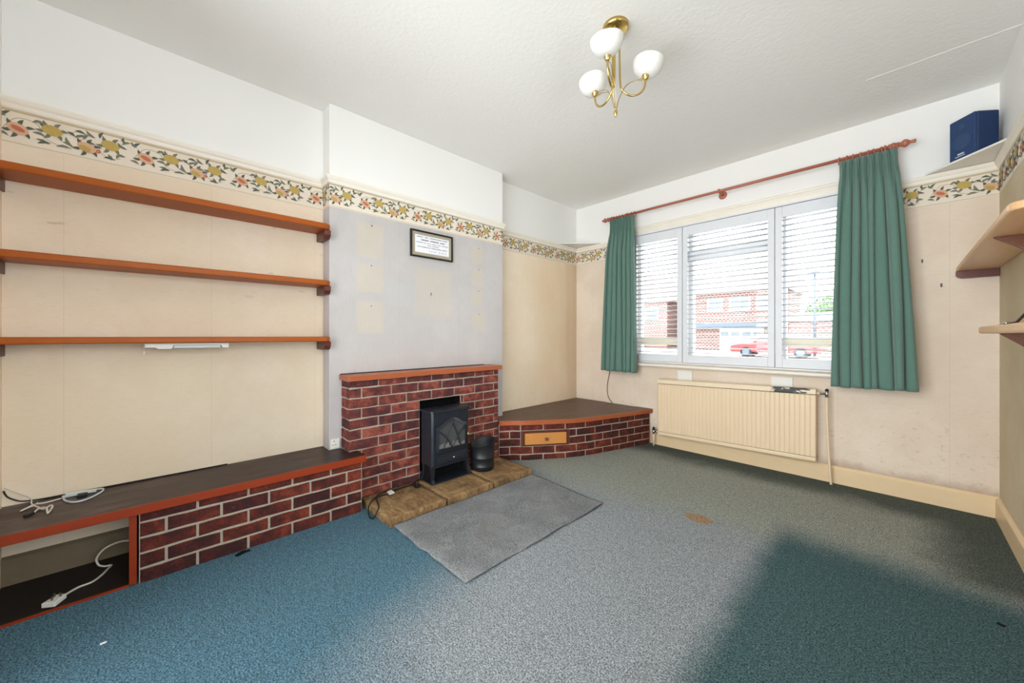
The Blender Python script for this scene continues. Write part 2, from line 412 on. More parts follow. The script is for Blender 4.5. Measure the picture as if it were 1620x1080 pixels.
M['border'] = plain('border_paper', srgb(228,217,200), 0.75, 0, 0.2, 0.04, 40, 0.03)
M['b_line'] = plain('border_edge_line', srgb(186,168,130), 0.75, 0, 0.2, 0.05, 40, 0)
M['b_leaf'] = plain('border_leaf', srgb(120,121,106), 0.75, 0, 0.2, 0.15, 120, 0)
M['b_leaf2'] = plain('border_leaf_dark', srgb(94,97,88), 0.75, 0, 0.2, 0.15, 120, 0)
M['b_gold'] = plain('border_gold_fruit', srgb(186,160,92), 0.75, 0, 0.2, 0.12, 90, 0)
M['b_peach'] = plain('border_peach_fruit', srgb(212,170,138), 0.75, 0, 0.2, 0.12, 90, 0)
M['b_red'] = plain('border_red_seed', srgb(190,112,90), 0.75, 0, 0.2, 0.12, 120, 0)
M['b_stem'] = plain('border_stem', srgb(176,160,140), 0.75, 0, 0.2, 0.1, 60, 0)
M['upvc'] = plain('white_window_plastic', srgb(236,238,240), 0.3, 0, 0.5, 0.02, 20, 0)
M['upvc_cream'] = plain('cream_window_rail', srgb(238,228,200), 0.35, 0, 0.4, 0.03, 20, 0)
n = NT('window_pane'); t = n.t
tr = t.nodes.new('ShaderNodeBsdfTransparent'); tr.inputs[0].default_value = (0.97,0.985,0.98,1)
gl = t.nodes.new('ShaderNodeBsdfGlossy'); gl.inputs['Roughness'].default_value = 0.02
fr = t.nodes.new('ShaderNodeFresnel'); fr.inputs[0].default_value = 1.45; mx = t.nodes.new('ShaderNodeMixShader')
n.l(fr.outputs[0], mx.inputs[0]); n.l(tr.outputs[0], mx.inputs[1]); n.l(gl.outputs[0], mx.inputs[2]); n.l(mx.outputs[0], n.out.inputs[0])
M['glass'] = n.mat
# ---------------------------------------------------------------- room shell
def wall_panel(name, mats, fn, us, zs, matfn, thick=0.1):
    """Wall with rectangular cells; cells whose matfn is None are left open."""
    mb = MB()
    for i in range(len(us)-1):
        for j in range(len(zs)-1):
            m = matfn((us[i]+us[i+1])/2, (zs[j]+zs[j+1])/2)
            if m is None: continue
            a, b, z0, z1 = us[i], us[i+1], zs[j], zs[j+1]
            p = [fn(a,0,z0), fn(b,0,z0), fn(b,thick,z0), fn(a,thick,z0), fn(a,0,z1), fn(b,0,z1), fn(b,thick,z1), fn(a,thick,z1)]
            mb.hexa(p, m)
    return struct(mb, name, mats)
RZ = 2.205
mb = MB(); mb.box(XL-0.3, XR+0.3, YB-0.3, YW+0.3, -0.1, 0.0); struct(mb, 'floor', M['carpet'], 'worn blue and grey carpet over the whole floor')
mb = MB(); mb.box(XL-0.3, XR+0.3, YB-0.3, YW+0.3, HC, HC+0.1); struct(mb, 'ceiling', M['ceiling'], 'off-white textured ceiling')
mb = MB(); mb.box(-0.15, XR, 3.166, 3.173, HC-0.002, HC); struct(mb, 'trim_12', M['ceiling'], 'faint raised seam across the ceiling near the window')
# left wall: two alcoves
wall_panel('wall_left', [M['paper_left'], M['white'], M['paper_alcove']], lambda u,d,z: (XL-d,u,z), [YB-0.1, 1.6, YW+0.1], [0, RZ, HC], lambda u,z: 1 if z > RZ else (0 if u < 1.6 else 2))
mb = MB()
mb.box(XL, XB, YB0, YB1, 0, RZ, 0); mb.box(XL, XB, YB0, YB1, RZ, HC, 1)
struct(mb, 'wall_chimney_breast', [M['paper_breast'], M['white']], 'projecting chimney breast papered below the picture rail', bevel=0.004)
# window wall
WX0, WX1, WZ0, WZ1 = -2.06, -0.20, 0.87, 2.25
wall_panel('wall_front', [M['paper_window'], M['white']], lambda u,d,z: (u,YW+d,z), [XL-0.1, WX0, WX1, XR+0.1], [0, WZ0, RZ, WZ1, HC],
           lambda u,z: None if (WX0 < u < WX1 and WZ0 < z < WZ1) else (1 if z > RZ else 0), 0.22)
SW0, SW1, SZ0, SZ1 = -0.40, 1.28, 0.80, 2.19  # opening added out of view to brighten the left alcove and room
wall_panel('wall_right', [M['paper_right'], M['white']], lambda u,d,z: (XR+d,u,z), [YB-0.1, SW0, SW1, YW+0.22], [0, SZ0, SZ1, RZ, HC], lambda u,z: None if (SW0 < u < SW1 and SZ0 < z < SZ1) else (1 if z > RZ else 0))
mb = MB()
for a, b in ((SW0, SW0+0.05), (0.40, 0.45), (SW1-0.05, SW1)): mb.box(XR+0.03, XR+0.09, a, b, SZ0, SZ1)
for a, b in ((SZ0, SZ0+0.05), (SZ1-0.05, SZ1)): mb.box(XR+0.03, XR+0.09, SW0+0.05, SW1-0.05, a, b)
w2 = struct(mb, 'added_window', M['upvc'], 'two light side window added in the right wall out of view for fill light')
mb = MB(); mb.box(XR+0.055, XR+0.061, SW0+0.05, SW1-0.05, SZ0+0.05, SZ1-0.05); g = mb.build('pane', M['glass'], w2); g['kind'] = 'structure'
# rear wall; wide glazed door added behind the camera to let in fill light
DX0, DX1, DZ1 = -2.0, 0.30, 2.55
wall_panel('wall_back', [M['paper_left'], M['white']], lambda u,d,z: (u,YB-d,z), [XL-0.1, DX0, DX1, XR+0.1], [0, RZ, DZ1, HC],
           lambda u,z: None if (DX0 < u < DX1 and z < DZ1) else (1 if z > RZ else 0), 0.15)
mb = MB()
for a, b in ((DX0, DX0+0.05), (-1.075, -1.025), (DX1-0.05, DX1)): mb.box(a, b, YB-0.12, YB-0.05, 0.0, DZ1)
mb.box(DX0+0.05, DX1-0.05, YB-0.12, YB-0.05, DZ1-0.05, DZ1); mb.box(DX0+0.05, DX1-0.05, YB-0.12, YB-0.05, 0.0, 0.05)
d1 = struct(mb, 'added_door', M['upvc'], 'wide glazed door added in the rear wall out of view for fill light')
mb = MB(); mb.box(DX0+0.05, DX1-0.05, YB-0.09, YB-0.084, 0.05, DZ1-0.05); g = mb.build('pane', M['glass'], d1); g['kind'] = 'structure'

# picture rail, border paper, skirting : profile sweeps along wall runs
def sweep(mb, path, prof, side, m=0, capends=True):
    """path: xy points along the wall, prof: (out, z) polygon, side=+1 room is left of travel."""
    P = [Vector((x,y)) for x,y in path]; k = len(P); o = len(mb.v); n = len(prof)
    for i in range(k):
        d0 = (P[i]-P[i-1]).normalized() if i > 0 else (P[1]-P[0]).normalized()
        d1 = (P[i+1]-P[i]).normalized() if i < k-1 else d0
        n0 = Vector((-d0.y, d0.x))*side; n1 = Vector((-d1.y, d1.x))*side
        mv = (n0+n1); mv = mv / max(1e-6, mv.dot(n0)) if mv.length > 1e-6 else n0
        for q, z in prof:
            p = P[i] + mv*q; mb.v.append((p.x, p.y, z))
    for i in range(k-1):
        for j in range(n):
            j2 = (j+1) % n
            mb.face([o+i*n+j, o+i*n+j2, o+(i+1)*n+j2, o+(i+1)*n+j], m)
    if capends:
        mb.face([o+j for j in range(n)], m); mb.face([o+(k-1)*n+j for j in range(n-1,-1,-1)], m)
RAIL = [(0,2.180),(0.006,2.180),(0.010,2.188),(0.013,2.200),(0.020,2.210),(0.024,2.220),(0.022,2.230),(0.010,2.234),(0,2.234)]
runs = [('trim_1', [(XL,YB),(XL,YB0),(XB,YB0),(XB,YB1),(XL,YB1),(XL,YW),(WX0-0.07,YW)], -1, 'cream picture rail along the fireplace wall'),
        ('trim_2', [(WX1+0.07,YW),(XR,YW),(XR,YB)], -1, 'cream picture rail in the speaker corner')]
for nm, path, sd, lb in runs:
    mb = MB(); sweep(mb, path, RAIL, sd); struct(mb, nm, M['rail'], lb)
SK = [(0,0.0),(0.018,0.0),(0.018,0.115),(0.012,0.125),(0.005,0.132),(0,0.132)]
mb = MB(); sweep(mb, [(-1.80,YW),(XR,YW)], SK, -1); struct(mb, 'baseboard_front', M['skirt'], 'cream skirting board below the window')
mb = MB(); sweep(mb, [(XR,YW-0.018),(XR,YB)], SK, -1); struct(mb, 'baseboard_right', M['skirt'], 'cream skirting board along the right wall')
mb = MB(); sweep(mb, [(XL,YB),(XL,-0.08)], [(0,0),(0.016,0),(0.016,0.125),(0,0.135)], -1)
struct(mb, 'baseboard_left', plain('shaded_skirting', srgb(116,104,82), 0.6), 'skirting board at the back of the open cubby, darkened for shade')  # colour darkened to stand in for the shade inside the cubby

# ---- wallpaper border: fruit and leaf repeat, printed as shapes in the strip's own mesh
def border(name, label, origin, du, nrm, length, u0):
    """origin: xyz of strip start at z=0; du: unit dir along wall; nrm: into the room."""
    mb = MB(); du = Vector(du); nrm = Vector(nrm); O = Vector(origin)
    Z0, Z1 = 2.022, 2.176
    cnt = [0]
    def W(u, z, e): return tuple(O + du*u + nrm*e + Vector((0,0,z)))
    def poly(pts, e, m, th=0.0002):
        pts = [(min(max(u,0.0),length), z) for u, z in pts]
        a = 0
        for i in range(len(pts)):
            p, q = pts[i], pts[(i+1) % len(pts)]; a += p[0]*q[1]-q[0]*p[1]
        if abs(a) < 1e-6: return
        if a < 0: pts = pts[::-1]
        cnt[0] += 1; e = e + (cnt[0] % 97)*0.000012
        mb.add([W(u,z,e) for u,z in pts], [tuple(range(len(pts)))], m)
    mb.hexa([W(0,Z0,0), W(length,Z0,0), W(length,Z0,0.0008), W(0,Z0,0.0008), W(0,Z1,0), W(length,Z1,0), W(length,Z1,0.0008), W(0,Z1,0.0008)], 0)
    e1, e2, e3, e4 = 0.0010, 0.0024, 0.0038, 0.0052
    for z in (Z0+0.006, Z1-0.006): poly([(0,z-0.0015),(length,z-0.0015),(length,z+0.0015),(0,z+0.0015)], e1, 1)
    poly([(0,Z1-0.004),(length,Z1-0.004),(length,Z1),(0,Z1)], e1, 1)
    def leaf(u, z, a, L, w, m, e=e2):
        pts = []
        ca, sa = math.cos(a), math.sin(a)
        for t, h in ((0,0),(0.2,0.62),(0.45,1),(0.72,0.7),(1,0),(0.72,-0.5),(0.45,-0.75),(0.2,-0.5)):
            x = t*L; y = h*w/2 + 0.12*L*math.sin(t*PI)
            pts.append((u+x*ca-y*sa, z+x*sa+y*ca))
        poly(pts, e, m)
    def oval(u, z, rx, rz, a, m, e, n=14):
        poly([(u+rx*math.cos(2*PI*i/n)*math.cos(a)-rz*math.sin(2*PI*i/n)*math.sin(a), z+rx*math.cos(2*PI*i/n)*math.sin(a)+rz*math.sin(2*PI*i/n)*math.cos(a)) for i in range(n)], e, m)
    def stem(pts, w=0.003):
        for (a,b),(c,d) in zip(pts, pts[1:]):
            L = math.hypot(c-a, d-b) or 1; nx, nz = -(d-b)/L*w/2, (c-a)/L*w/2
            poly([(a+nx,b+nz),(c+nx,d+nz),(c-nx,d-nz),(a-nx,b-nz)], e1, 7)
    REP = 0.42
    i0 = math.floor((u0)/REP)-1
    for k in range(i0, int((u0+length)/REP)+2):
        b = k*REP - u0
        if b > length or b+REP*1.1 < 0: continue
        c = lambda x, z: (b+x, Z0+z)
        def SM(pts): return [(p.x, p.y) for p in smooth([(x,z,0) for x,z in pts], 5)]
        stem(SM([c(0.0,0.06), c(0.04,0.12), c(0.10,0.115), c(0.12,0.06), c(0.18,0.035), c(0.205,0.04)]))
        stem(SM([c(0.20,0.10), c(0.22,0.125), c(0.26,0.12), c(0.225,0.075), c(0.25,0.05)]))
        stem(SM([c(0.30,0.09), c(0.30,0.05), c(0.34,0.03), c(0.37,0.04)]))
        fr = [(0.045,0.072,'split'),(0.145,0.100,'gold'),(0.255,0.058,'peach'),(0.335,0.095,'gold')]
        for x, z, kd in fr:
            u, zz = c(x, z)
            for a in ((0.3, 1.25, 2.2, 3.4, 4.3, 5.4) if kd != 'gold' else (0.1, 1.0, 2.1, 3.3, 4.2, 5.3)):
                leaf(u+0.017*math.cos(a), zz+0.013*math.sin(a), a, 0.036, 0.017, 3 if kd != 'gold' else 2)
            if kd == 'gold': oval(u, zz, 0.033, 0.0245, -0.2, 4, e3)
            elif kd == 'peach':
                oval(u, zz, 0.033, 0.0235, -0.35, 5, e3); oval(u-0.006, zz-0.006, 0.021, 0.013, -0.35, 4, e4)
            else:
                oval(u, zz, 0.033, 0.0245, -0.45, 5, e3); oval(u, zz, 0.022, 0.0105, -0.45, 6, e4)
        lv = [(0.00,0.115,0.9,.032),(0.012,0.118,2.3,.028),(0.085,0.118,0.3,.030),(0.105,0.125,-0.9,.022),(0.085,0.072,-0.2,.034),(0.095,0.045,-0.35,.036),
              (0.10,0.025,0.3,.036),(0.155,0.030,0.1,.040),(0.175,0.060,-0.5,.034),(0.19,0.115,-0.6,.026),(0.205,0.050,2.0,.034),(0.215,0.095,0.4,.026),
              (0.215,0.128,-0.2,.030),(0.225,0.110,-0.3,.024),(0.285,0.115,2.4,.036),(0.298,0.120,1.2,.030),(0.285,0.082,2.7,.028),(0.325,0.050,-1.2,.026),
              (0.31,0.028,-0.1,.034),(0.355,0.035,0.9,.030),(0.375,0.115,0.5,.032),(0.395,0.095,2.5,.036),(0.39,0.055,2.8,.030),(0.405,0.045,-0.4,.030),(0.385,0.125,1.7,.024),(0.245,0.095,1.1,.026)]
        for i, (x, z, a, L) in enumerate(lv):
            u, zz = c(x, z); leaf(u, zz, a, L*1.25, 0.0150, 2 if i % 3 else 3)
        u, zz = c(0.292, 0.052)
        for i in range(5): oval(u+0.006*math.cos(i*1.257), zz+0.006*math.sin(i*1.257), 0.005, 0.005, 0, 6, e2, 8)
        oval(u, zz, 0.003, 0.003, 0, 5, e3, 6)
    o = struct(mb, name, [M['border'], M['b_line'], M['b_leaf'], M['b_leaf2'], M['b_gold'], M['b_peach'], M['b_red'], M['b_stem']], label, fix=False)
    return o
border('trim_3', 'fruit and leaf paper border above the three long shelves', (XL,YB,0), (0,1,0), (1,0,0), YB0-YB, 0.0)
border('trim_4', 'short fruit border on the left return of the chimney breast', (XL,YB0,0), (1,0,0), (0,-1,0), XB-XL, 0.30)
border('trim_5', 'fruit and leaf paper border across the chimney breast', (XB,YB0,0), (0,1,0), (1,0,0), YB1-YB0, 0.22)
border('trim_6', 'fruit and leaf paper border in the right alcove', (XL,YB1,0), (0,1,0), (1,0,0), YW-YB1, 0.30)
border('trim_7', 'short fruit border left of the left curtain', (XL,YW,0), (1,0,0), (0,-1,0), WX0-0.07-XL, 0.02)
border('trim_8', 'fruit and leaf paper border right of the right curtain', (WX1+0.07,YW,0), (1,0,0), (0,-1,0), XR-WX1-0.07, 0.15)
border('trim_9', 'fruit and leaf paper border on the right wall', (XR,YW,0), (0,-1,0), (-1,0,0), YW-YB, 0.25)

# ---------------------------------------------------------------- window, shutters
mb = MB()
Y0, Y1 = YW+0.10, YW+0.165
def fr_rect(mb, x0, x1, z0, z1, w, m=0):
    mb.box(x0, x0+w, Y0, Y1, z0, z1, m); mb.box(x1-w, x1, Y0, Y1, z0, z1, m)
    mb.box(x0+w, x1-w, Y0, Y1, z1-w, z1, m); mb.box(x0+w, x1-w, Y0, Y1, z0, z0+w, m)
D1, D2 = -1.506, -0.737
fr_rect(mb, WX0, D1, WZ0, WZ1, 0.06); fr_rect(mb, D1, D2, WZ0, WZ1, 0.06); fr_rect(mb, D2, WX1, WZ0, WZ1, 0.06)
mb.box(WX0+0.06, D1-0.06, Y0, Y1, 1.045, 1.125, 1); mb.box(D2+0.06, WX1-0.06, Y0, Y1, 1.045, 1.125, 1)
mb.box(D1+0.06, D2-0.06, Y0, Y1, 1.90, 1.99, 0)
w1 = struct(mb, 'window_1', [M['upvc'], M['upvc_cream']], 'three light white window behind the shutters')
mb = MB(); mb.box(WX0+0.05, WX1-0.05, YW+0.128, YW+0.134, WZ0+0.05, WZ1-0.05); g = mb.build('pane', M['glass'], w1); g['kind'] = 'structure'
mb = MB()  # sill
mb.extr([(YW-0.055,0.818),(YW-0.062,0.828),(YW-0.060,0.842),(YW-0.045,0.848),(YW+0.10,0.856),(YW+0.10,0.818)], lambda p,w: (w,p[0],p[1]), -2.11, -0.14)
struct(mb, 'window_sill', M['rail'], 'cream window sill board', bevel=0.002)
mb = MB()  # architrave
arch = [(0,0),(0.012,0),(0.016,0.012),(0.022,0.03),(0.022,0.055),(0.014,0.068),(0.018,0.078),(0.006,0.086),(0,0.086)]
mb.extr(arch, lambda p,w: (w, YW-p[0], 2.243+p[1]), WX0-0.07, WX1+0.07)
for x, sg in ((WX0, -1), (WX1, 1)):
    mb.extr(arch, lambda p,w: (x+sg*p[1]*0.8, YW-p[0], w), 0.858, 2.243)
struct(mb, 'trim_10', M['rail'], 'moulded cream architrave around the window')
# shutter outer frame
mb = MB(); SY0, SY1 = YW-0.018, YW+0.03
mb.box(WX0, WX0+0.012, SY0, SY1, 0.858, 2.243); mb.box(WX1-0.012, WX1, SY0, SY1, 0.858, 2.243)
mb.box(WX0+0.012, WX1-0.012, SY0, SY1, 2.230, 2.243); mb.box(WX0+0.012, WX1-0.012, SY0, SY1, 0.8575, 0.868)
struct(mb, 'trim_11', M['shutter'], 'thin white outer frame that holds the three window shutters')
def shutter(x0, x1, label, rod):
    t = thing('shutter', label, 'shutter', ((x0+x1)/2, YW, 0.87), 'white louvred shutters at the window')
    st = 0.049; zt, zb = 2.226, 0.872; oz0, oz1 = 0.950, 2.136
    mb = MB()
    for a, b in ((x0, x0+st), (x1-st, x1)): mb.box(a, b, YW-0.012, YW+0.018, zb, zt)
    mb.box(x0+st, x1-st, YW-0.012, YW+0.018, oz1, zt); mb.box(x0+st, x1-st, YW-0.012, YW+0.018, zb, oz0)
    mb.build('frame', M['shutter'], t, bevel=0.003)
    mb = MB(); n = 25; pitch = (oz1-oz0)/n
    el = [(math.cos(a)*0.031, math.sin(a)*0.0048) for a in [2*PI*i/10 for i in range(10)]]
    th = math.radians(-2)
    for i in range(n):
        z = oz0 + pitch*(i+0.5)
        pl = [(p[0]*math.cos(th)-p[1]*math.sin(th), p[0]*math.sin(th)+p[1]*math.cos(th)) for p in el]
        mb.extr(pl, lambda p,w: (w, YW+0.003+p[0], z+p[1]), x0+st, x1-st, sm=True)
    mb.build('louvres', M['shutter'], t)
    if rod is not None:
        mb = MB(); mb.cyl((rod, YW-0.033, 0.965), (rod, YW-0.033, 1.86), 0.004, 8)
        for i in range(19):
            z = oz0 + pitch*(i+0.5); mb.box(rod-0.002, rod+0.002, YW-0.033, YW-0.027, z-0.002, z+0.002)
        mb.build('tilt_rod', M['shutter'], t)
shutter(-2.047, -1.509, 'narrow white louvred shutter beside the left green curtain', None)
shutter(-1.503, -0.740, 'widest white louvred shutter in the middle with a tilt rod', -1.435)
shutter(-0.734, -0.213, 'white louvred shutter partly covered by the right green curtain', None)

# ---------------------------------------------------------------- curtains and pole
PY = 3.69; PZ = 2.455
def torus(mb, c, R, r, ax, n=18, k=8):
    ax = Vector(ax).normalized(); u = ax.orthogonal().normalized(); w = ax.cross(u); c = Vector(c); o = len(mb.v)
    for i in range(n):
        a = 2*PI*i/n; d = u*math.cos(a)+w*math.sin(a)
        for j in range(k):
            b = 2*PI*j/k; mb.v.append(tuple(c + d*(R+r*math.cos(b)) + ax*r*math.sin(b)))
    for i in range(n):
        for j in range(k):
            i2, j2 = (i+1) % n, (j+1) % k
            mb.face([o+i*k+j, o+i2*k+j, o+i2*k+j2, o+i*k+j2], 0, 0.5, True)
rod = thing('curtain_pole', 'long reddish wooden curtain pole with turned finials over the window', 'curtain pole', (-1.14, YW, PZ))
mb = MB(); mb.cyl((-2.30, PY, PZ), (0.00, PY, PZ), 0.0125, 16); mb.build('pole', M['pole'], rod)
for sx, x in ((1, -0.06), (-1, -2.27)):
    mb = MB(); pr = [(0.014,0),(0.019,0.004),(0.019,0.012),(0.014,0.018),(0.020,0.028),(0.024,0.042),(0.022,0.056),(0.013,0.070),(0.012,0.082),(0.018,0.088),(0.018,0.094),(0.012,0.098),
                     (0.016,0.106),(0.024,0.122),(0.027,0.138),(0.022,0.156),(0.012,0.174),(0.010,0.182),(0.012,0.200),(0.0125,0.216),(0.008,0.222)]
    k = 0.62 if sx < 0 else 1.0
    if sx < 0: pr = [(r, h*0.42) for r, h in pr]
    else: pr = [(r, h*0.60) for r, h in pr]
    mb.lathe(pr, (x,PY,PZ), (sx,0,0), 20); mb.build('finial', M['pole'], rod)
for x in (-1.14, -2.24, -0.075):
    mb = MB(); mb.cyl((x,YW-0.012,PZ-0.01), (x,PY+0.012,PZ-0.004), 0.011, 14); mb.lathe([(0.034,0),(0.036,0.004),(0.030,0.010),(0.018,0.014)], (x,YW,PZ-0.01), (0,-1,0), 20)
    torus(mb, (x,PY,PZ), 0.0165, 0.006, (1,0,0), 18, 8); mb.build('bracket', M['pole'], rod)
def curtain(name_label, x0t, x1t, x0b, x1b, zb0, zb1, npl, seed, nring=8):
    t = thing('curtain', name_label, 'curtain', ((x0b+x1b)/2, PY, min(zb0,zb1)), 'green pinch pleated curtains')
    rnd = random.Random(seed); ph = [rnd.uniform(-0.5,0.5) for _ in range(npl*2+2)]; am = [rnd.uniform(0.75,1.15) for _ in range(npl*2+2)]
    ztop = 2.428
    def f(u, v):
        # v 0 top, 1 bottom ; header down to v=.055 pinched
        e = v**0.9
        x0 = x0t+(x0b-x0t)*e; x1 = x1t+(x1b-x1t)*e
        q = u*npl; i = min(int(q), npl-1); fr = q-i
        dist = abs(fr-0.5)*2
        pinch = math.exp(-((v-0.055)/0.035)**2); hd = max(0, 1-v/0.05)
        grow = min(1, max(0, (v-0.05)/0.2)); grow = grow*grow*(3-2*grow)
        cut = 0.5+0.28*ph[i]+0.10*math.sin(v*2.2+ph[i]*9)      # each pleat falls as one wide and one narrow lobe
        if fr < cut: lf = fr/cut; am_ = am[i]
        else: lf = (fr-cut)/(1-cut); am_ = am[i+npl]*0.8
        lf = lf**(1.0+0.45*math.sin(ph[i]*11+i*2.1)); lobe = (1-abs(2*lf-1)**2.6)
        f2 = (u*npl*2) % 1; head = 1-abs(2*f2-1)**2.0; dist = abs(f2-0.5)*2
        y = -(0.066*lobe*am_*grow + 0.030*head*(1-grow))*(1-0.35*pinch)
        y += -0.016*pinch*math.exp(-(dist/0.18)**2) - hd*0.012*abs(math.sin(f2*PI*3))
        y += -0.010*math.sin(q*0.9+ph[0]*5)*grow
        xs = x0+(x1-x0)*u + (x1-x0)/npl*0.16*math.sin((lf-0.5)*2*PI)*grow*(cut if fr < cut else 1-cut)
        xs += (x1-x0)/npl*0.14*math.sin(v*2.4+ph[i]*7)*v*math.sin(fr*PI) + (x1-x0)/npl*0.10*pinch*(0.5-fr)*1.2
        y *= 1.0+0.35*v
        zb = zb0+(zb1-zb0)*u
        z = ztop+(zb-ztop)*v + 0.004*math.sin(u*npl*2*PI)*(1 if v > 0.97 else 0)
        return (xs, PY-0.006+y, z)
    mb = MB(); mb.grid(f, npl*44, 56); mb.build('fabric', M['curtain'], t, solid=0.003)
    for i in range(nring+1):
        u = (i+0.02)/(nring+0.04); x = x0t+(x1t-x0t)*u
        mb = MB(); torus(mb, (x+rnd.uniform(-.006,.006),PY,PZ-0.009), 0.0245, 0.0042, (1,rnd.uniform(-.2,.2),rnd.uniform(-.1,.1))); mb.cyl((x,PY,PZ-0.036),(x,PY-0.002,2.418),0.0015,6)
        mb.build('ring', M['pole'], t)
    return t
curtain('green pleated curtain at the left end of the pole', -2.255, -1.965, -2.335, -1.925, 0.752, 0.752, 4, 3)
curtain('wider green pleated curtain at the right end of the pole', -0.315, -0.015, -0.362, 0.085, 0.760, 0.772, 4, 8)

# ---------------------------------------------------------------- radiator
rd = thing('radiator', 'long cream ribbed panel radiator with chipped paint under the window', 'radiator', (-1.08, 3.74, 0.13))
tl = math.radians(1.35)
def RT(x, y, z): return (x, y, z + (x+1.72)*math.tan(tl))
def slab(mb, x0, x1, y0, y1, z0, z1): mb.hexa([RT(*p) for p in [(x0,y0,z0),(x1,y0,z0),(x1,y1,z0),(x0,y1,z0),(x0,y0,z1),(x1,y0,z1),(x1,y1,z1),(x0,y1,z1)]])
mb = MB(); RX0, RX1, RF = -1.715, -0.455, 3.700
nr = 38; pts = []
for i in range(nr*6+1):
    u = i/(nr*6); x = RX0+(RX1-RX0)*u; s = abs(math.sin(PI*nr*u)); pts.append((x, RF+0.004*(1-min(1, s*2.2))))
for (xa,ya),(xb,yb) in zip(pts, pts[1:]):
    mb.add([RT(xa,ya,0.165), RT(xb,yb,0.165), RT(xb,yb,0.648), RT(xa,ya,0.648)], [(0,1,2,3)])
mb.add([RT(RX0,RF+0.05,0.165), RT(RX1,RF+0.05,0.165), RT(RX1,RF+0.05,0.648), RT(RX0,RF+0.05,0.648)], [(3,2,1,0)])
mb.add([RT(RX0,RF,0.165), RT(RX0,RF+0.05,0.165), RT(RX0,RF+0.05,0.648), RT(RX0,RF,0.648)], [(3,2,1,0)])
mb.add([RT(RX1,RF,0.165), RT(RX1,RF+0.05,0.165), RT(RX1,RF+0.05,0.648), RT(RX1,RF,0.648)], [(0,1,2,3)])
mb.build('panel', M['rad'], rd)
mb = MB(); slab(mb, RX0-0.003, RX1+0.003, RF-0.007, RF+0.053, 0.652, 0.694); mb.build('top_rail', M['radcap'], rd, bevel=0.006, seg=3)
mb = MB(); slab(mb, RX0-0.002, RX1+0.002, RF-0.005, RF+0.05, 0.128, 0.162); mb.build('bottom_rail', M['rad'], rd, bevel=0.008, seg=3)
zr = RT(RX1,0,0.672)[2]
mb = MB(); mb.cyl((RX1, RF+0.022, zr-0.01), (RX1+0.022, RF+0.022, zr-0.01), 0.011, 14); mb.build('nipple', M['rad'], rd)
mb = MB(); mb.cyl((RX1+0.018, RF+0.022, zr-0.01), (RX1+0.055, RF+0.022, zr-0.01), 0.008, 12); mb.cyl((RX1+0.028, RF+0.022, zr-0.01), (RX1+0.042, RF+0.022, zr-0.01), 0.0125, 6, sm=False)
mb.cyl((RX1+0.064, RF+0.022, zr-0.032), (RX1+0.064, RF+0.022, zr+0.012), 0.011, 14); mb.cyl((RX1+0.064, RF+0.022, zr-0.036), (RX1+0.064, RF+0.022, zr-0.026), 0.0135, 6, sm=False)
mb.build('valve', M['chrome'], rd)
mb = MB(); mb.lathe([(0.011,0),(0.013,0.006),(0.010,0.014),(0.004,0.020)], (RX1+0.064, RF+0.022, zr+0.011), n=14); mb.build('valve_cap', M['cable_black'], rd)
mb = MB(); mb.tube(smooth([(RX1+0.064,RF+0.022,zr-0.03),(RX1+0.064,RF+0.022,0.55),(RX1+0.072,RF+0.024,0.30),(RX1+0.082,RF+0.03,0.08),(RX1+0.088,RF+0.032,0.0)], 5), 0.0085, 12); mb.build('pipe', M['rad'], rd)
mb = MB(); mb.cyl((RX0+0.003, RF+0.022, 0.150), (RX0-0.05, RF+0.022, 0.150), 0.009, 12); mb.cyl((RX0-0.054, RF+0.022, 0.125), (RX0-0.054, RF+0.022, 0.166), 0.012, 14); mb.build('valve', M['chrome'], rd)
mb = MB(); mb.lathe([(0.013,0),(0.015,0.01),(0.008,0.026),(0.003,0.03)], (RX0-0.054, RF+0.022, 0.165), n=14); mb.build('valve_cap', M['cable_black'], rd)
mb = MB(); mb.cyl((RX0-0.054, RF+0.022, 0.128), (RX0-0.054, RF+0.022, 0.0), 0.0085, 12); mb.build('pipe', M['rad'], rd)
for x, z in ((-1.45, 0.4), (-0.72, 0.42)):
    mb = MB(); mb.box(x-0.02, x+0.02, RF+0.049, YW-0.0005, z-0.18, z+0.18); mb.build('wall_bracket', M['rad'], rd)
for x0, x1, lb in ((-1.552, -1.412, 'white wall plate behind the left half of the radiator top'), (-0.763, -0.615, 'white wall plate behind the right half of the radiator top')):
    mb = MB(); mb.box(x0, x1, YW-0.012, YW-0.0005, 0.62, 0.793); tag(mb.build('wall_plate', M['plastic_white'], org=((x0+x1)/2, YW, 0.62), bevel=0.002), lb, 'plate', 'white plates under the sill')

# ---------------------------------------------------------------- left alcove shelves
for z0, z1, lb in ((1.846, 1.882, 'topmost of the three long orange wooden shelves, just below the border'),
                   (1.473, 1.507, 'middle one of the three long orange wooden shelves in the left alcove'),
                   (1.102, 1.134, 'lowest of the three long orange wooden shelves, with a strip light under it')):
    t = thing('wall_shelf', lb, 'shelf', (XL+0.1, 0.15, z0), 'long shelves in the left alcove')
    mb = MB(); mb.prism([(XL+0.001,YB+0.001),(-2.622,YB+0.001),(-2.612,YB+0.01),(-2.612,0.80),(-2.630,0.828),(XB-0.005,0.834),(XL+0.001,0.834)], z0, z1); mb.build('board', M['orange_wood'], t, bevel=0.006, seg=3)
    for ya, yb in ((0.795, 0.836), (YB+0.001, YB+0.010)):
        mb = MB(); mb.extr([(XL+0.002,z0-0.055),(-2.668,z0-0.055),(-2.650,z0-0.048),(-2.636,z0-0.03),(-2.632,z0-0.0005),(XL+0.002,z0-0.0005)], lambda p,w: (p[0],w,p[1]), ya, yb)
        mb.build('cleat', M['mahogany'], t, bevel=0.003)
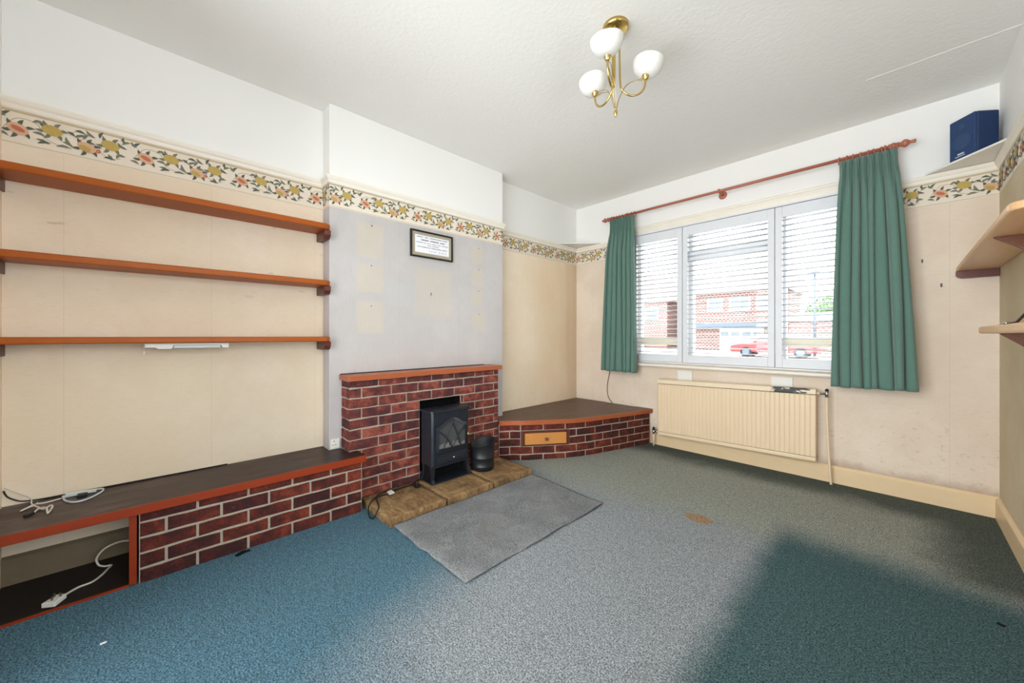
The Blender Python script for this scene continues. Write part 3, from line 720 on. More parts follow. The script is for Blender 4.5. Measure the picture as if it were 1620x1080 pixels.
t = thing('strip_light', 'short white strip light screwed under the lowest long shelf', 'strip light', (-2.68, 0.12, 1.07))
mb = MB(); mb.extr([(-0.052,1.1012),(-0.052,1.079),(-0.012,1.079),(-0.006,1.072),(0.0,1.0705),(0.048,1.0705),(0.056,1.086),(0.060,1.090),(0.250,1.090),(0.256,1.086),(0.262,1.0735),(0.290,1.0735),(0.290,1.1012)], lambda p,w: (w,p[0],p[1]), -2.715, -2.655)
mb.build('body', M['plastic_white'], t, bevel=0.002)
mb = MB(); mb.extr([(0.0545,1.074),(0.2565,1.074),(0.251,1.0895),(0.060,1.0895)], lambda p,w: (w,p[0],p[1]), -2.712, -2.656); mb.build('diffuser', M['plastic_grey'], t, bevel=0.002)
mb = MB(); mb.cyl((-2.67,-0.055,1.102),(-2.67,-0.055,1.060),0.0008,6); mb.lathe([(0.002,0.0),(0.0035,0.003),(0.0035,0.014),(0.0015,0.018)], (-2.67,-0.055,1.044), n=10); mb.build('pull_cord', M['plastic_white'], t)

# ---------------------------------------------------------------- brickwork helper
def bricks(mb, fmap, rows, joint=0.010, depth=0.02, rough=0.002, m=0, seed=1):
    """rows: (z0, z1, [s-joint positions]); fmap(s, d, z), d outwards. Each brick a chamfered block with its own tint."""
    rnd = random.Random(seed)
    for z0, z1, js in rows:
        for a, b in zip(js, js[1:]):
            if b-a < 0.012: continue
            s0, s1, c0, c1 = a+joint/2, b-joint/2, z0+joint/2, z1-joint/2
            if s1-s0 < 0.006 or c1-c0 < 0.006: continue
            t = rnd.random(); ch = 0.0035; r = lambda k=rough: rnd.uniform(-k, k)
            n = max(1, int((s1-s0)/0.06)); o = len(mb.v)
            ss = [s0+(s1-s0)*i/n for i in range(n+1)]
            jit = [(r(), r()) for _ in ss]
            dd = [r(0.0015) for _ in ss]
            for q, (zl, zh, d) in enumerate(((0,0,-depth),(0,0,-ch),(ch,-ch,0))):
                for i, s in enumerate(ss):
                    sx = s
                    if q == 2: sx = min(max(s, s0+ch), s1-ch)
                    e = dd[i] if q else 0
                    mb.v.append(tuple(fmap(sx, d+e, c0+zl+jit[i][0]))); mb.v.append(tuple(fmap(sx, d+e, c1+zh+jit[i][1])))
            K = 2*(n+1)
            for i in range(n):
                for q in range(2):
                    lo, hi = o+q*K+2*i, o+(q+1)*K+2*i
                    mb.face([lo, lo+2, hi+2, hi], m, t); mb.face([lo+3, lo+1, hi+1, hi+3], m, t)
                f = o+2*K+2*i; mb.face([f, f+2, f+3, f+1], m, t)
            for q in range(2):
                lo, hi = o+q*K, o+(q+1)*K; mb.face([lo+1, lo, hi, hi+1], m, t)
                lo += 2*n; hi += 2*n; mb.face([lo, lo+1, hi+1, hi], m, t)
def courses(z0, z1, first, h):
    zs = [z0]; z = first
    while z < z1-0.012: 
        if z > z0+0.012: zs.append(z)
        z += h
    zs.append(z1); return list(zip(zs, zs[1:]))
def joints(a, b, first, L, holes=()):
    js = [a]; s = first
    while s < a+0.02: s += L
    while s < b-0.02: js.append(s); s += L
    js.append(b); return js

# ---------------------------------------------------------------- low bench left of the fire
bn = thing('brick_bench', 'low bench with dark top, red edging and brick front below the long shelves', 'bench', (-2.6, 0.2, 0))
BX = -2.415
mb = MB()
rows = []
for i, (a, b) in enumerate(courses(-0.007, 0.324, 0.066, 0.0706)):
    rows.append((a, b, joints(-0.068, 0.957, -0.068+ (0.208 if i % 2 == 0 else 0.094), 0.2085)))
bricks(mb, lambda s,d,z: (BX+d, s, z), rows, 0.011, 0.03, seed=4, m=0)
mb.box(BX-0.09, BX-0.005, -0.066, 0.955, 0.0, 0.3245, 1)
mb.build('brick_front', [M['brick_dark'], M['mortar']], bn, fix=False)
mb = MB(); mb.prism([(XL+0.001,YB+0.001),(-2.402,YB+0.001),(-2.402,0.975),(-2.535,0.975),(-2.535,0.912),(-2.672,0.912),(-2.672,0.8365),(XL+0.001,0.8365)], 0.3255, 0.364); mb.build('top_board', M['bench_top'], bn, bevel=0.0015)
mb = MB(); mb.box(-2.4015, -2.394, YB+0.001, 0.975, 0.324, 0.3655); mb.build('edging', M['red_edge'], bn, bevel=0.002)
mb = MB(); mb.box(XL+0.02, -2.413, -0.098, -0.073, 0.006, 0.3245); mb.build('upright_panel', M['red_edge'], bn, bevel=0.002)
mb = MB(); mb.box(XL+0.018, -2.425, YB+0.001, -0.100, 0.0005, 0.006); mb.build('floor_board', M['dark_board'], bn)
mb = MB(); mb.box(-2.4245, -2.416, YB+0.001, -0.099, 0.0005, 0.010); mb.build('front_lip', M['red_edge'], bn)
mb = MB(); mb.box(XL+0.017, XL+0.03, YB+0.002, -0.14, 0.20, 0.325); mb.build('back_batten', plain('grey_back_panel', srgb(116,116,120), 0.6), bn)  # batten grey taken darker to imitate shade at the cubby back
mb = MB(); mb.box(-2.70, -2.45, YB+0.002, YB+0.035, 0.27, 0.3245); mb.build('end_cleat', M['dark_board'], bn, bevel=0.003)

# ---------------------------------------------------------------- fire surround
fs = thing('fireplace', 'red brick fire surround with wooden mantel shelf on the chimney breast', 'fireplace', (-2.6, 1.58, 0))
FX, FY0, FY1 = -2.53, 0.914, 2.245
OY0, OY1, OZ1 = 1.442, 1.822, 0.640
zj = [0.0, 0.022, 0.093, 0.163, 0.233, 0.303, 0.3665, 0.437, 0.508, 0.577, 0.647, 0.717, 0.786, 0.8375]
rows_l, rows_r, rows_t, rows_s = [], [], [], []
for i, (a, b) in enumerate(zip(zj, zj[1:])):
    odd = (len(zj)-2-i) % 2 == 0        # top course is odd
    y0 = FY0 if a > 0.36 else 0.978
    js = joints(y0, FY1, (1.118 if odd else 1.0), 0.2135)
    if b <= OZ1+0.012:
        L = [j for j in js if j < OY0-0.03] + [OY0]; R = [OY1] + [j for j in js if j > OY1+0.03]
        rows_l.append((a, b, L)); rows_r.append((a, b, R))
    else: rows_t.append((a, b, js))
    if a > 0.36: rows_s.append((a, b, [XB+0.002, FX-0.004] if odd else [XB+0.002, FX-0.055, FX-0.004]))
mb = MB()
bricks(mb, lambda s,d,z: (FX+d, s, z), rows_l+rows_r+rows_t, 0.010, 0.02, 0.003, seed=11)
bricks(mb, lambda s,d,z: (s, FY0-d, z), rows_s, 0.010, 0.02, 0.003, seed=12)
rr = [(a, b, [XB+0.002, FX-0.004] if i % 2 else [XB+0.002, FX-0.06, FX-0.004]) for i, (a, b) in enumerate(zip(zj, zj[1:])) if a > 0.36]
bricks(mb, lambda s,d,z: (s, FY1+d, z), rr, 0.010, 0.02, 0.003, seed=13)
k = 0.006
mb.box(XB, FX-k, FY0+k, OY0, 0.366, 0.837, 1); mb.box(XB, FX-k, 0.980, OY0, 0.0, 0.366, 1)
mb.box(XB, FX-k, OY1, FY1-k, 0.0, 0.837, 1); mb.box(XB, FX-k, OY0, OY1, OZ1+0.004, 0.837, 1)
mb.build('brick_body', [M['brick'], M['mortar']], fs, fix=False)
mb = MB(); mb.box(XB+0.0005, XB+0.004, OY0, OY1, 0.05, OZ1); mb.box(XB+0.004, FX-0.01, OY0+0.0005, OY0+0.004, 0.05, OZ1); mb.box(XB+0.004, FX-0.01, OY1-0.004, OY1-0.0005, 0.05, OZ1); mb.box(XB+0.004, FX-0.01, OY0+0.004, OY1-0.004, OZ1-0.002, OZ1+0.003)
mb.build('firebox_lining', M['black'], fs)
mb = MB(); mb.prism([(XB+0.001,0.900),(-2.492,0.900),(-2.490,0.902),(-2.490,2.252),(-2.492,2.254),(XB+0.001,2.254)], 0.8385, 0.873); mb.build('mantel_shelf', M['mantel_wood'], fs, bevel=0.003)
mb = MB(); mb.tube(smooth([(-2.664,0.905,0.8755),(-2.664,1.2,0.876),(-2.662,1.62,0.8765),(-2.655,1.75,0.878),(-2.664,1.79,0.8765),(-2.662,2.18,0.876)], 6), 0.003, 8)
tag(mb.build('mantel_cable', M['cable_black'], org=(-2.664,1.55,0.873)), 'thin black cable lying along the back of the mantel shelf', 'cable')

# ---------------------------------------------------------------- hearth
ht = thing('hearth', 'brown riven stone hearth of three slabs in front of the fire', 'hearth', (-2.31, 1.6, 0))
def stone(y0, y1, seed):
    rnd = random.Random(seed); mb = MB(); nx, ny = 14, 16
    x0, x1 = -2.520, -2.09
    def top(u, v):
        x = x0+(x1-x0)*u; y = y0+(y1-y0)*v
        ed = min(u, 1-u, v, 1-v)
        z = 0.050 + (rnd.uniform(-0.0015,0.0015)) - (0.004 if ed == 0 else 0)
        if ed == 0: x += rnd.uniform(-0.004,0.004)*(1 if u in (0,1) else 0); y += rnd.uniform(-0.003,0.003)*(1 if v in (0,1) else 0)
        return (x, y, z)
    mb.grid(top, nx, ny)
    ring = [i for i in range(nx+1)] + [(j+1)*(nx+1)-1 for j in range(1, ny+1)] + [ny*(nx+1)+i for i in range(nx-1,-1,-1)] + [j*(nx+1) for j in range(ny-1,0,-1)]
    o = len(mb.v)
    for i in ring:
        x, y, z = mb.v[i]; mb.v.append((x, y, 0.0))
    for i in range(len(ring)):
        j = (i+1) % len(ring); mb.face([ring[i], o+i, o+j, ring[j]], 0, 0.5, False)
    mb.face([o+i for i in range(len(ring))])
    mb.build('stone_slab', M['stone'], ht)
mb = MB(); mb.box(-2.512, -2.112, 1.02, 2.20, 0.0, 0.022); mb.build('mortar_bed', M['dark_board'], ht)
stone(0.992, 1.389, 1); stone(1.405, 1.799, 2); stone(1.815, 2.222, 3)

# ---------------------------------------------------------------- electric stove
sv = thing('electric_stove', 'small black stove heater with arched lattice window standing on the hearth', 'stove', (-2.44, 1.615, 0.051))
HZ = 0.0515; SYa, SYb = 1.445, 1.782; SXf, SXb = -2.362, -2.514
mb = MB(); mb.box(SXb, SXf+0.018, SYa-0.012, SYb+0.014, HZ, HZ+0.010); mb.build('base_plate', M['cast_black'], sv, bevel=0.002)
mb = MB(); mb.prism([(SXb,SYa),(SXf-0.012,SYa),(SXf,SYa+0.012),(SXf,SYb-0.012),(SXf-0.012,SYb),(SXb,SYb)], HZ+0.125, HZ+0.518)
for i in range(15):
    y = SYa+0.03+(SYb-SYa-0.06)*i/14; mb.box(SXf, SXf+0.002, y-0.0065, y+0.0065, HZ+0.43, HZ+0.512)
mb.build('body', M['cast_black'], sv, bevel=0.002)
mb = MB(); mb.box(SXb, SXb+0.02, SYa+0.004, SYb-0.004, HZ+0.010, HZ+0.125); mb.box(SXb+0.02, SXf-0.03, SYa+0.002, SYa+0.012, HZ+0.010, HZ+0.125); mb.box(SXb+0.02, SXf-0.03, SYb-0.012, SYb-0.002, HZ+0.010, HZ+0.125); mb.build('rear_housing', M['black'], sv)
mb = MB(); mb.prism([(SXb-0.004,SYa-0.014),(SXf+0.004,SYa-0.014),(SXf+0.016,SYa),(SXf+0.016,SYb),(SXf+0.004,SYb+0.014),(SXb-0.004,SYb+0.014)], HZ+0.5185, HZ+0.536)
mb.prism([(SXb+0.03,1.50),(SXf-0.06,1.50),(SXf-0.06,1.73),(SXb+0.03,1.73)], HZ+0.536, HZ+0.540); mb.build('top_plate', M['cast_black'], sv, bevel=0.004)
for y, sg in ((SYa+0.012, -1), (SYb-0.012, 1)):
    for xf, dx in ((SXf-0.016, 1), (SXb+0.03, -1)):
        mb = MB(); P = [(xf+dx*0.0, y, HZ+0.126, 0.015),(xf+dx*0.003, y, HZ+0.07, 0.011),(xf+dx*0.008, y+sg*0.004, HZ+0.03, 0.009),(xf+dx*0.020, y+sg*0.008, HZ+0.0105, 0.012)]
        for (xa,ya,za,ra),(xb,yb,zb,rb) in zip(P, P[1:]):
            mb.hexa([(xb-rb,yb-rb,zb),(xb+rb,yb-rb,zb),(xb+rb,yb+rb,zb),(xb-rb,yb+rb,zb),(xa-ra,ya-ra,za),(xa+ra,ya-ra,za),(xa+ra,ya+ra,za),(xa-ra,ya+ra,za)])
        mb.build('leg', M['cast_black'], sv)
# door with arched head
dy0, dy1, dz0, dzs, dza = SYa+0.030, SYb-0.024, HZ+0.222, HZ+0.415, HZ+0.470
dc = (dy0+dy1)/2
def arch_pts(off):
    out = [(dy0+off, dz0+off), (dy1-off, dz0+off)]
    for i in range(15):
        s = i/14; y = (dy1-off)+(dy0-dy1+2*off)*s
        q = 2*s-1
        z = dzs + (dza-dzs)*(0.5+0.5*math.cos(PI*q)) - off
        out.append((y, z))
    return out
A, B = arch_pts(0), arch_pts(0.020)
mb = MB(); nA = len(A)
def DX(p, x): return (x, p[0], p[1])
o = len(mb.v)
for lst, x in ((A, SXf+0.0022), (A, SXf+0.010), (B, SXf+0.018), (B, SXf+0.0022)):
    for p in lst: mb.v.append(DX(p, x))
for q in range(3):
    for i in range(nA):
        j = (i+1) % nA; mb.face([o+q*nA+i, o+q*nA+j, o+(q+1)*nA+j, o+(q+1)*nA+i])
for i in range(nA):
    j = (i+1) % nA; mb.face([o+3*nA+i, o+3*nA+j, o+j, o+i])
dr = mb.build('door', M['cast_black'], sv)
mb = MB(); mb.extr(B, lambda p,w: (w, p[0], p[1]), SXf+0.0005, SXf+0.004); mb.build('door_glass', M['stove_glass'], dr)
def arc_in(pts): return [(SXf+0.0095, y, z) for y, z in pts]
hw = (dy1-dy0)/2-0.022; zb, zt = dz0+0.022, dza-0.030
mb = MB()
for sg in (-1, 1):
    mb.tube(smooth(arc_in([(dc+sg*hw*0.65, zb),(dc+sg*hw*0.50, zb+0.06),(dc+sg*hw*0.18, zb+0.15),(dc, zt)]), 5), 0.0046, 8)
    mb.tube(smooth(arc_in([(dc, zb),(dc+sg*hw*0.35, zb+0.065),(dc+sg*hw*0.72, zb+0.115),(dc+sg*hw, zb+0.140)]), 5), 0.0046, 8)
mb.build('lattice', M['cast_black'], dr)
mb = MB(); rnd = random.Random(5)
for i in range(15):
    y = dy0+0.03+(dy1-dy0-0.06)*i/14; h = rnd.uniform(0.012,0.045)
    mb.prism([(SXf+0.0042,y-0.007),(SXf+0.0058,y-0.006),(SXf+0.0058,y+0.006),(SXf+0.0042,y+0.007)], zb+0.004, zb+h)
mb.build('mock_coals', M['embers'], dr)
mb = MB(); yh = dy1-0.004; mb.cyl((SXf+0.011,yh,HZ+0.318),(SXf+0.026,yh,HZ+0.318),0.004,8); mb.cyl((SXf+0.024,yh,HZ+0.300),(SXf+0.024,yh,HZ+0.338),0.005,10); mb.build('handle', M['brass'], dr)
mb = MB(); mb.box(SXf, SXf+0.010, dy0, dy1, HZ+0.138, HZ+0.206); mb.box(SXf+0.010, SXf+0.015, dy0+0.014, dy1-0.014, HZ+0.150, HZ+0.194)
dw = mb.build('drawer_front', M['cast_black'], sv, bevel=0.004)
mb = MB(); mb.lathe([(0.004,0),(0.004,0.008),(0.0085,0.012),(0.0085,0.018),(0.004,0.021)], (SXf+0.015, dc, HZ+0.172), (1,0,0), 14); mb.build('knob', M['chrome'], dw)
mb = MB(); mb.box(SXf, SXf+0.012, SYa+0.012, SYb-0.012, HZ+0.116, HZ+0.126); mb.build('apron', M['cast_black'], sv, bevel=0.003)

# coal bucket
bk = thing('coal_bucket', 'black half-open coal bucket beside the stove on the hearth', 'bucket', (-2.37, 1.925, 0.051))
bc = (-2.372, 1.928); R0, R1 = 0.092, 0.100
mb = MB(); n = 40
def rim(a, r): 
    x, y = bc[0]+r*math.cos(a), bc[1]+r*math.sin(a); return HZ+0.222 + 0.20*(y-bc[1]) + 0.04*(x-bc[0])
o = len(mb.v)
prof = [(R0-0.006, 0.0), (R0, 0.006), (R0+0.001, 0.03), (R0+0.004, 0.034), (R0+0.001, 0.038), (R0+0.003, 0.10), (R0+0.006, 0.104), (R0+0.003, 0.108)]
rings = []
for r, h in prof: rings.append([(bc[0]+r*math.cos(2*PI*i/n), bc[1]+r*math.sin(2*PI*i/n), HZ+h) for i in range(n)])
for r, dz in ((R1, -0.006), (R1+0.003, -0.002), (R1+0.001, 0.001), (R1-0.003, -0.002)): rings.append([(bc[0]+r*math.cos(2*PI*i/n), bc[1]+r*math.sin(2*PI*i/n), rim(2*PI*i/n, r)+dz) for i in range(n)])
rings.append([(bc[0]+(R0-0.003)*math.cos(2*PI*i/n), bc[1]+(R0-0.003)*math.sin(2*PI*i/n), HZ+0.02) for i in range(n)])
for rg in rings: mb.v += rg
for q in range(len(rings)-1):
    for i in range(n):
        j = (i+1) % n; mb.face([o+q*n+i, o+q*n+j, o+(q+1)*n+j, o+(q+1)*n+i], 0, 0.5, True)
mb.face([o+i for i in range(n-1,-1,-1)]); mb.face([o+(len(rings)-1)*n+i for i in range(n)])
mb.build('pail', M['bucket'], bk)
mb = MB(); a0, a1 = math.radians(60), math.radians(240)
mb.tube([(bc[0]+(R1+0.004)*math.cos(PI*0.5), bc[1]+(R1+0.004)*math.sin(PI*0.5), HZ+0.225), (bc[0]-0.05, bc[1]+R1*0.86, HZ+0.236), (bc[0]-0.085, bc[1]+0.045, HZ+0.246), (bc[0]-0.096, bc[1], HZ+0.248), (bc[0]-0.085, bc[1]-0.045, HZ+0.238),(bc[0]-0.05, bc[1]-R1*0.86, HZ+0.212), (bc[0], bc[1]-R1-0.004, HZ+0.196)], 0.003, 8)
mb.build('handle', M['bucket'], bk)

# ---------------------------------------------------------------- corner unit
cu = thing('corner_unit', 'curved brick corner unit with brown top and pine drawer by the window', 'corner unit', (-2.4, 3.2, 0))
front = [(-2.5255,2.242),(-2.455,2.345),(-2.375,2.43),(-2.278,2.575),(-2.150,2.770),(-2.066,2.959),(-1.997,3.195),(-1.932,3.42),(-1.880,3.62),(-1.838,3.775)]
FP = smooth([(x,y,0) for x,y in front], 10)
acc = [0]
for a, b in zip(FP, FP[1:]): acc.append(acc[-1]+(b-a).length)
LT = acc[-1]
def cpt(s):
    s = min(max(s, 0), LT)
    for i in range(len(acc)-1):
        if acc[i+1] >= s: break
    f = (s-acc[i])/(acc[i+1]-acc[i]); p = FP[i].lerp(FP[i+1], f)
    a = FP[max(i-3,0)]; b = FP[min(i+4,len(FP)-1)]; d = (b-a).normalized()
    return p, Vector((d.y, -d.x, 0))
def cmap(s, d, z): p, nn = cpt(s); q = p+nn*d; return (q.x, q.y, z)
def s_of(y):
    lo, hi = 0, LT
    for _ in range(40):
        m = (lo+hi)/2
        if cpt(m)[0].y < y: lo = m
        else: hi = m
    return lo
sd0, sd1 = s_of(2.40), s_of(2.785)
cz = [-0.007, 0.052, 0.124, 0.196, 0.266, 0.3245]
rows = []
for i, (a, b) in enumerate(zip(cz, cz[1:])):
    js = joints(0.0, LT, (0.10 if i % 2 else 0.20), 0.2135)
    if i in (2, 3):
        rows.append((a, b, [j for j in js if j < sd0-0.03]+[sd0])); rows.append((a, b, [sd1]+[j for j in js if j > sd1+0.03]))
    else: rows.append((a, b, js))
mb = MB(); bricks(mb, cmap, rows, 0.010, 0.03, seed=21)
N = 40
def shell(mb, z0, z1, s0, s1, m):
    pts = [cmap(s0+(s1-s0)*i/N, -0.005, 0)[:2] for i in range(N+1)] + [cmap(s1-(s1-s0)*i/N, -0.06, 0)[:2] for i in range(N+1)]
    mb.prism(pts, z0, z1, m)
shell(mb, 0.0, 0.124, 0.0, LT, 1); shell(mb, 0.124, 0.266, 0.0, sd0, 1); shell(mb, 0.124, 0.266, sd1, LT, 1); shell(mb, 0.266, 0.3245, 0.0, LT, 1)
mb.build('brick_front', [M['brick_dark'], M['mortar']], cu, fix=False)
outer = [cmap(LT*i/60, 0.020, 0)[:2] for i in range(61)]
outer[0] = (-2.5285, 2.2475); outer[-1] = (-1.815, YW-0.003)
inner = [cmap(LT*i/60, 0.013, 0)[:2] for i in range(61)]; inner[0] = (-2.5285, 2.2565); inner[-1] = (-1.823, YW-0.003)
poly = inner + [(-1.99,YW-0.003),(-2.02,YW-0.016),(-2.36,YW-0.016),(-2.37,YW-0.003),(XL+0.002,YW-0.003),(XL+0.002,YB1+0.006),(-2.6735,YB1+0.006),(-2.6735,2.2565)]
mb = MB(); mb.prism(poly, 0.3255, 0.3645); mb.build('top_board', M['corner_top'], cu)
mb = MB(); mb.prism(outer + inner[::-1], 0.3245, 0.3655); mb.build('edging', M['mantel_wood'], cu)
# drawer
p0, n0 = cpt(sd0+0.012); p1, n1 = cpt(sd1-0.012)
e = (p1-p0).normalized(); nn = Vector((e.y, -e.x, 0)); Ld = (p1-p0).length
def DB(mb, a0, a1, d0, d1, z0, z1):
    q = lambda a, d, z: tuple(p0+e*a+nn*d+Vector((0,0,z)))
    mb.hexa([q(a0,d0,z0),q(a0,d1,z0),q(a1,d1,z0),q(a1,d0,z0),q(a0,d0,z1),q(a0,d1,z1),q(a1,d1,z1),q(a1,d0,z1)])
mb = MB(); DB(mb, -0.010, 0.018, -0.10, 0.005, 0.126, 0.264); DB(mb, Ld-0.018, Ld+0.010, -0.10, 0.005, 0.126, 0.264); DB(mb, 0.018, Ld-0.018, -0.10, 0.005, 0.252, 0.264); DB(mb, 0.018, Ld-0.018, -0.10, 0.005, 0.126, 0.138); DB(mb, 0.018, Ld-0.018, -0.10, -0.09, 0.138, 0.252)
mb.build('drawer_surround', M['mahogany'], cu)
mb = MB(); DB(mb, 0.024, Ld-0.022, -0.08, 0.020, 0.143, 0.246); dr = mb.build('drawer', M['pine'], cu, bevel=0.003)
kc = p0+e*(Ld*0.5)+nn*0.020+Vector((0,0,0.195))
mb = MB(); mb.lathe([(0.006,0),(0.006,0.010),(0.014,0.016),(0.015,0.024),(0.010,0.030),(0.003,0.032)], kc, nn, 18); mb.build('knob', M['bracket_wood'], dr)

# ---------------------------------------------------------------- framed certificate
pf = thing('framed_certificate', 'black framed certificate with taupe mount hanging on the chimney breast', 'picture', (XB, 1.63, 1.77))
y0, y1, z0, z1 = 1.434, 1.832, 1.772, 1.988; X0 = XB+0.001
mb = MB(); w = 0.013
for a in ((y0,y0+w,z0,z1),(y1-w,y1,z0,z1),(y0+w,y1-w,z0,z0+w),(y0+w,y1-w,z1-w,z1)): mb.box(X0, X0+0.018, *a)
mb.build('frame', M['frame_black'], pf, bevel=0.002)
mb = MB(); mb.box(X0, X0+0.008, y0+w, y1-w, z0+w, z1-w); mb.build('mount', M['mat_board'], pf)
py0, py1, pz0, pz1 = y0+0.042, y1-0.036, z0+0.040, z1-0.036
mb = MB(); mb.box(X0+0.008, X0+0.0085, py0, py1, pz0, pz1, 0)
rnd = random.Random(9)
def wordline(zc, h, words, m, gap=0.2):
    for a, b in words:
        u = a
        while u < b-0.004:
            wd = rnd.uniform(0.0018,0.0034)
            hh = h*rnd.uniform(0.65,1.0); zo = rnd.uniform(-0.1,0.1)*h
            ya = py0+(py1-py0)*u; yb = ya+wd
            mb.add([(X0+0.0089,ya,zc+zo-hh/2),(X0+0.0089,yb,zc+zo-hh/2),(X0+0.0089,yb,zc+zo+hh/2),(X0+0.0089,ya,zc+zo+hh/2)], [(0,1,2,3)], m)
            u += (wd+0.0009+rnd.uniform(0,0.0008))/(py1-py0)
H = pz1-pz0
wordline(pz0+H*0.90, 0.009, [(0.05,0.22),(0.27,0.38),(0.42,0.77),(0.80,0.95)], 1)
wordline(pz0+H*0.735, 0.011, [(0.17,0.39),(0.43,0.68),(0.73,0.86)], 2)
wordline(pz0+H*0.575, 0.007, [(0.03,0.22),(0.25,0.31),(0.34,0.39),(0.41,0.45),(0.48,0.62),(0.65,0.74),(0.77,0.97)], 1)
wordline(pz0+H*0.46, 0.007, [(0.36,0.40),(0.42,0.46),(0.48,0.68)], 1)
wordline(pz0+H*0.33, 0.008, [(0.06,0.15),(0.18,0.33),(0.35,0.43),(0.46,0.61),(0.63,0.76),(0.79,0.93)], 1)
for u in (0.40,0.46,0.52,0.58,0.69,0.77,0.83,0.89):
    ya = py0+(py1-py0)*u; zc = pz0+H*0.14
    for dy, dz, a, b in ((0,0,0.0018,0.012),(0.0026,0.003,0.0036,0.0022),(0.0026,-0.002,0.003,0.002)):
        mb.add([(X0+0.0089,ya+dy,zc+dz-b/2),(X0+0.0089,ya+dy+a,zc+dz-b/2),(X0+0.0089,ya+dy+a,zc+dz+b/2),(X0+0.0089,ya+dy,zc+dz+b/2)], [(0,1,2,3)], 2)
mb.build('certificate', [M['print'], M['ink'], M['ink_dark']], pf, fix=False)

# ---------------------------------------------------------------- nails and hooks
def nail(y, z, lb, hook=False):
    mb = MB(); mb.lathe([(0.0012,0),(0.0012,0.006),(0.0042,0.0065),(0.0035,0.009)], (XB,y,z), (1,0,0), 10)
    if hook: mb.tube([(XB+0.003,y,z-0.004),(XB+0.003,y,z-0.016),(XB+0.007,y,z-0.020),(XB+0.010,y,z-0.015)], 0.0013, 6)
    tag(mb.build('picture_hook' if hook else 'wall_nail', M['frame_black'], org=(XB,y,z)), lb, 'hook' if hook else 'nail', None if hook else 'nails in the chimney breast')
nail(1.128, 1.944, 'topmost black nail on the chimney breast left of the certificate')
nail(1.125, 1.652, 'black nail in the middle of the column left of the certificate')
nail(1.125, 1.358, 'lowest black nail of the column left of the certificate')
nail(2.122, 1.938, 'topmost black nail of the four right of the certificate')
nail(2.122, 1.743, 'second black nail from the top, right of the certificate')
nail(2.122, 1.549, 'third black nail from the top, right of the certificate')
nail(2.122, 1.337, 'lowest black nail of the four, nearest the mantel shelf')
nail(1.624, 1.490, 'small black picture hook below the certificate', True)
for x, z, lb in ((0.103, 1.653, 'small black wall plug just right of the right curtain'), (0.189, 1.479, 'small black wall plug below and right of its twin')):
    mb = MB(); mb.box(x-0.004, x+0.004, YW-0.004, YW-0.0003, z-0.012, z+0.012); tag(mb.build('wall_plug', M['frame_black'], org=(x,YW,z), bevel=0.001), lb, 'wall plug', 'wall plugs by the right curtain')

# ---------------------------------------------------------------- socket
sk = thing('wall_socket', 'white single switched socket at the foot of the chimney breast', 'socket', (XB, 0.876, 0.40))
mb = MB(); mb.box(XB+0.0005, XB+0.010, 0.8425, 0.9035, 0.370, 0.437); mb.build('plate', M['plastic_white'], sk, bevel=0.004, seg=3)
mb = MB()
for y, z, a, b in ((0.866,0.421,0.002,0.005),(0.857,0.396,0.004,0.002),(0.875,0.396,0.004,0.002)): mb.box(XB+0.010, XB+0.0104, y-a, y+a, z-b, z+b)
mb.build('pin_slot', M['black'], sk)
mb = MB(); mb.box(XB+0.010, XB+0.0135, 0.888, 0.896, 0.398, 0.418); mb.build('switch', M['plastic_white'], sk, bevel=0.001)

# ---------------------------------------------------------------- pendant light
LC = Vector((-1.004, 1.689, HC)); yaw = 0.8092
def lp(ang, r, z): return Vector((LC.x+r*math.cos(ang), LC.y+r*math.sin(ang), z))
pl = thing('ceiling_light', 'brass ceiling light with three opal glass shades on scrolled arms', 'ceiling light', tuple(LC))
mb = MB(); mb.lathe([(0.064,0),(0.064,-0.012),(0.060,-0.018),(0.052,-0.022),(0.030,-0.025),(0.012,-0.028),(0.002,-0.028)], LC, n=40)
mb.build('ceiling_plate', M['brass'], pl)
for ang, zz in ((yaw, 0.0), (yaw+2*PI/3, 0.004), (yaw-2*PI/3, -0.004)):
    mb = MB(); zb = 2.372
    path = [lp(ang,0.020,2.697), lp(ang,0.020,2.60), lp(ang,0.022,2.48)]
    path += [lp(ang, 0.087-0.064*math.cos(t), 2.432-0.066*math.sin(t)) for t in [PI*i/10 for i in range(1,10)]]
    path += [lp(ang,0.152,2.436), lp(ang,0.153,2.446)]
    mb.tube(smooth(path, 3), 0.0050, 10)
    arm = mb.build('arm', M['brass'], pl)
    mb = MB(); h = lp(ang,0.153,2.444)
    mb.lathe([(0.006,0),(0.0085,0.001),(0.0125,0.010),(0.0175,0.021),(0.0182,0.026),(0.0165,0.0265)], h, n=20); mb.build('shade_holder', M['brass'], arm)
    mb = MB(); tilt = Vector((math.cos(ang)*0.16, math.sin(ang)*0.16, 1)).normalized()
    pr = [(0.012,0.022),(0.034,0.026),(0.053,0.038),(0.066,0.054),(0.0735,0.074),(0.0765,0.092),(0.0770,0.097),(0.0740,0.097),(0.0735,0.092),(0.0705,0.075),(0.063,0.057),(0.051,0.042),(0.032,0.031),(0.012,0.027)]
    mb.lathe(pr, h, tilt, 32); mb.build('glass_shade', M['opal'], arm)
    for k_, r_ in ((0.0, 0.0018), (0.35, 0.0015)):
        mb = MB(); off = Vector((-math.sin(ang), math.cos(ang), 0))*(0.006*(1 if k_ else -1))
        pts = [lp(ang,0.004,2.292)+off*0.3, lp(ang,0.016,2.345)+off, lp(ang,0.050,2.410+0.010*k_*2)+off, lp(ang,0.100,2.440+0.02*k_)+off, lp(ang,0.135,2.448)+off, lp(ang,0.149,2.441)+off*0.4]
        mb.tube(smooth(pts, 5), r_, 6); mb.build('scroll_wire', M['brass'], arm)
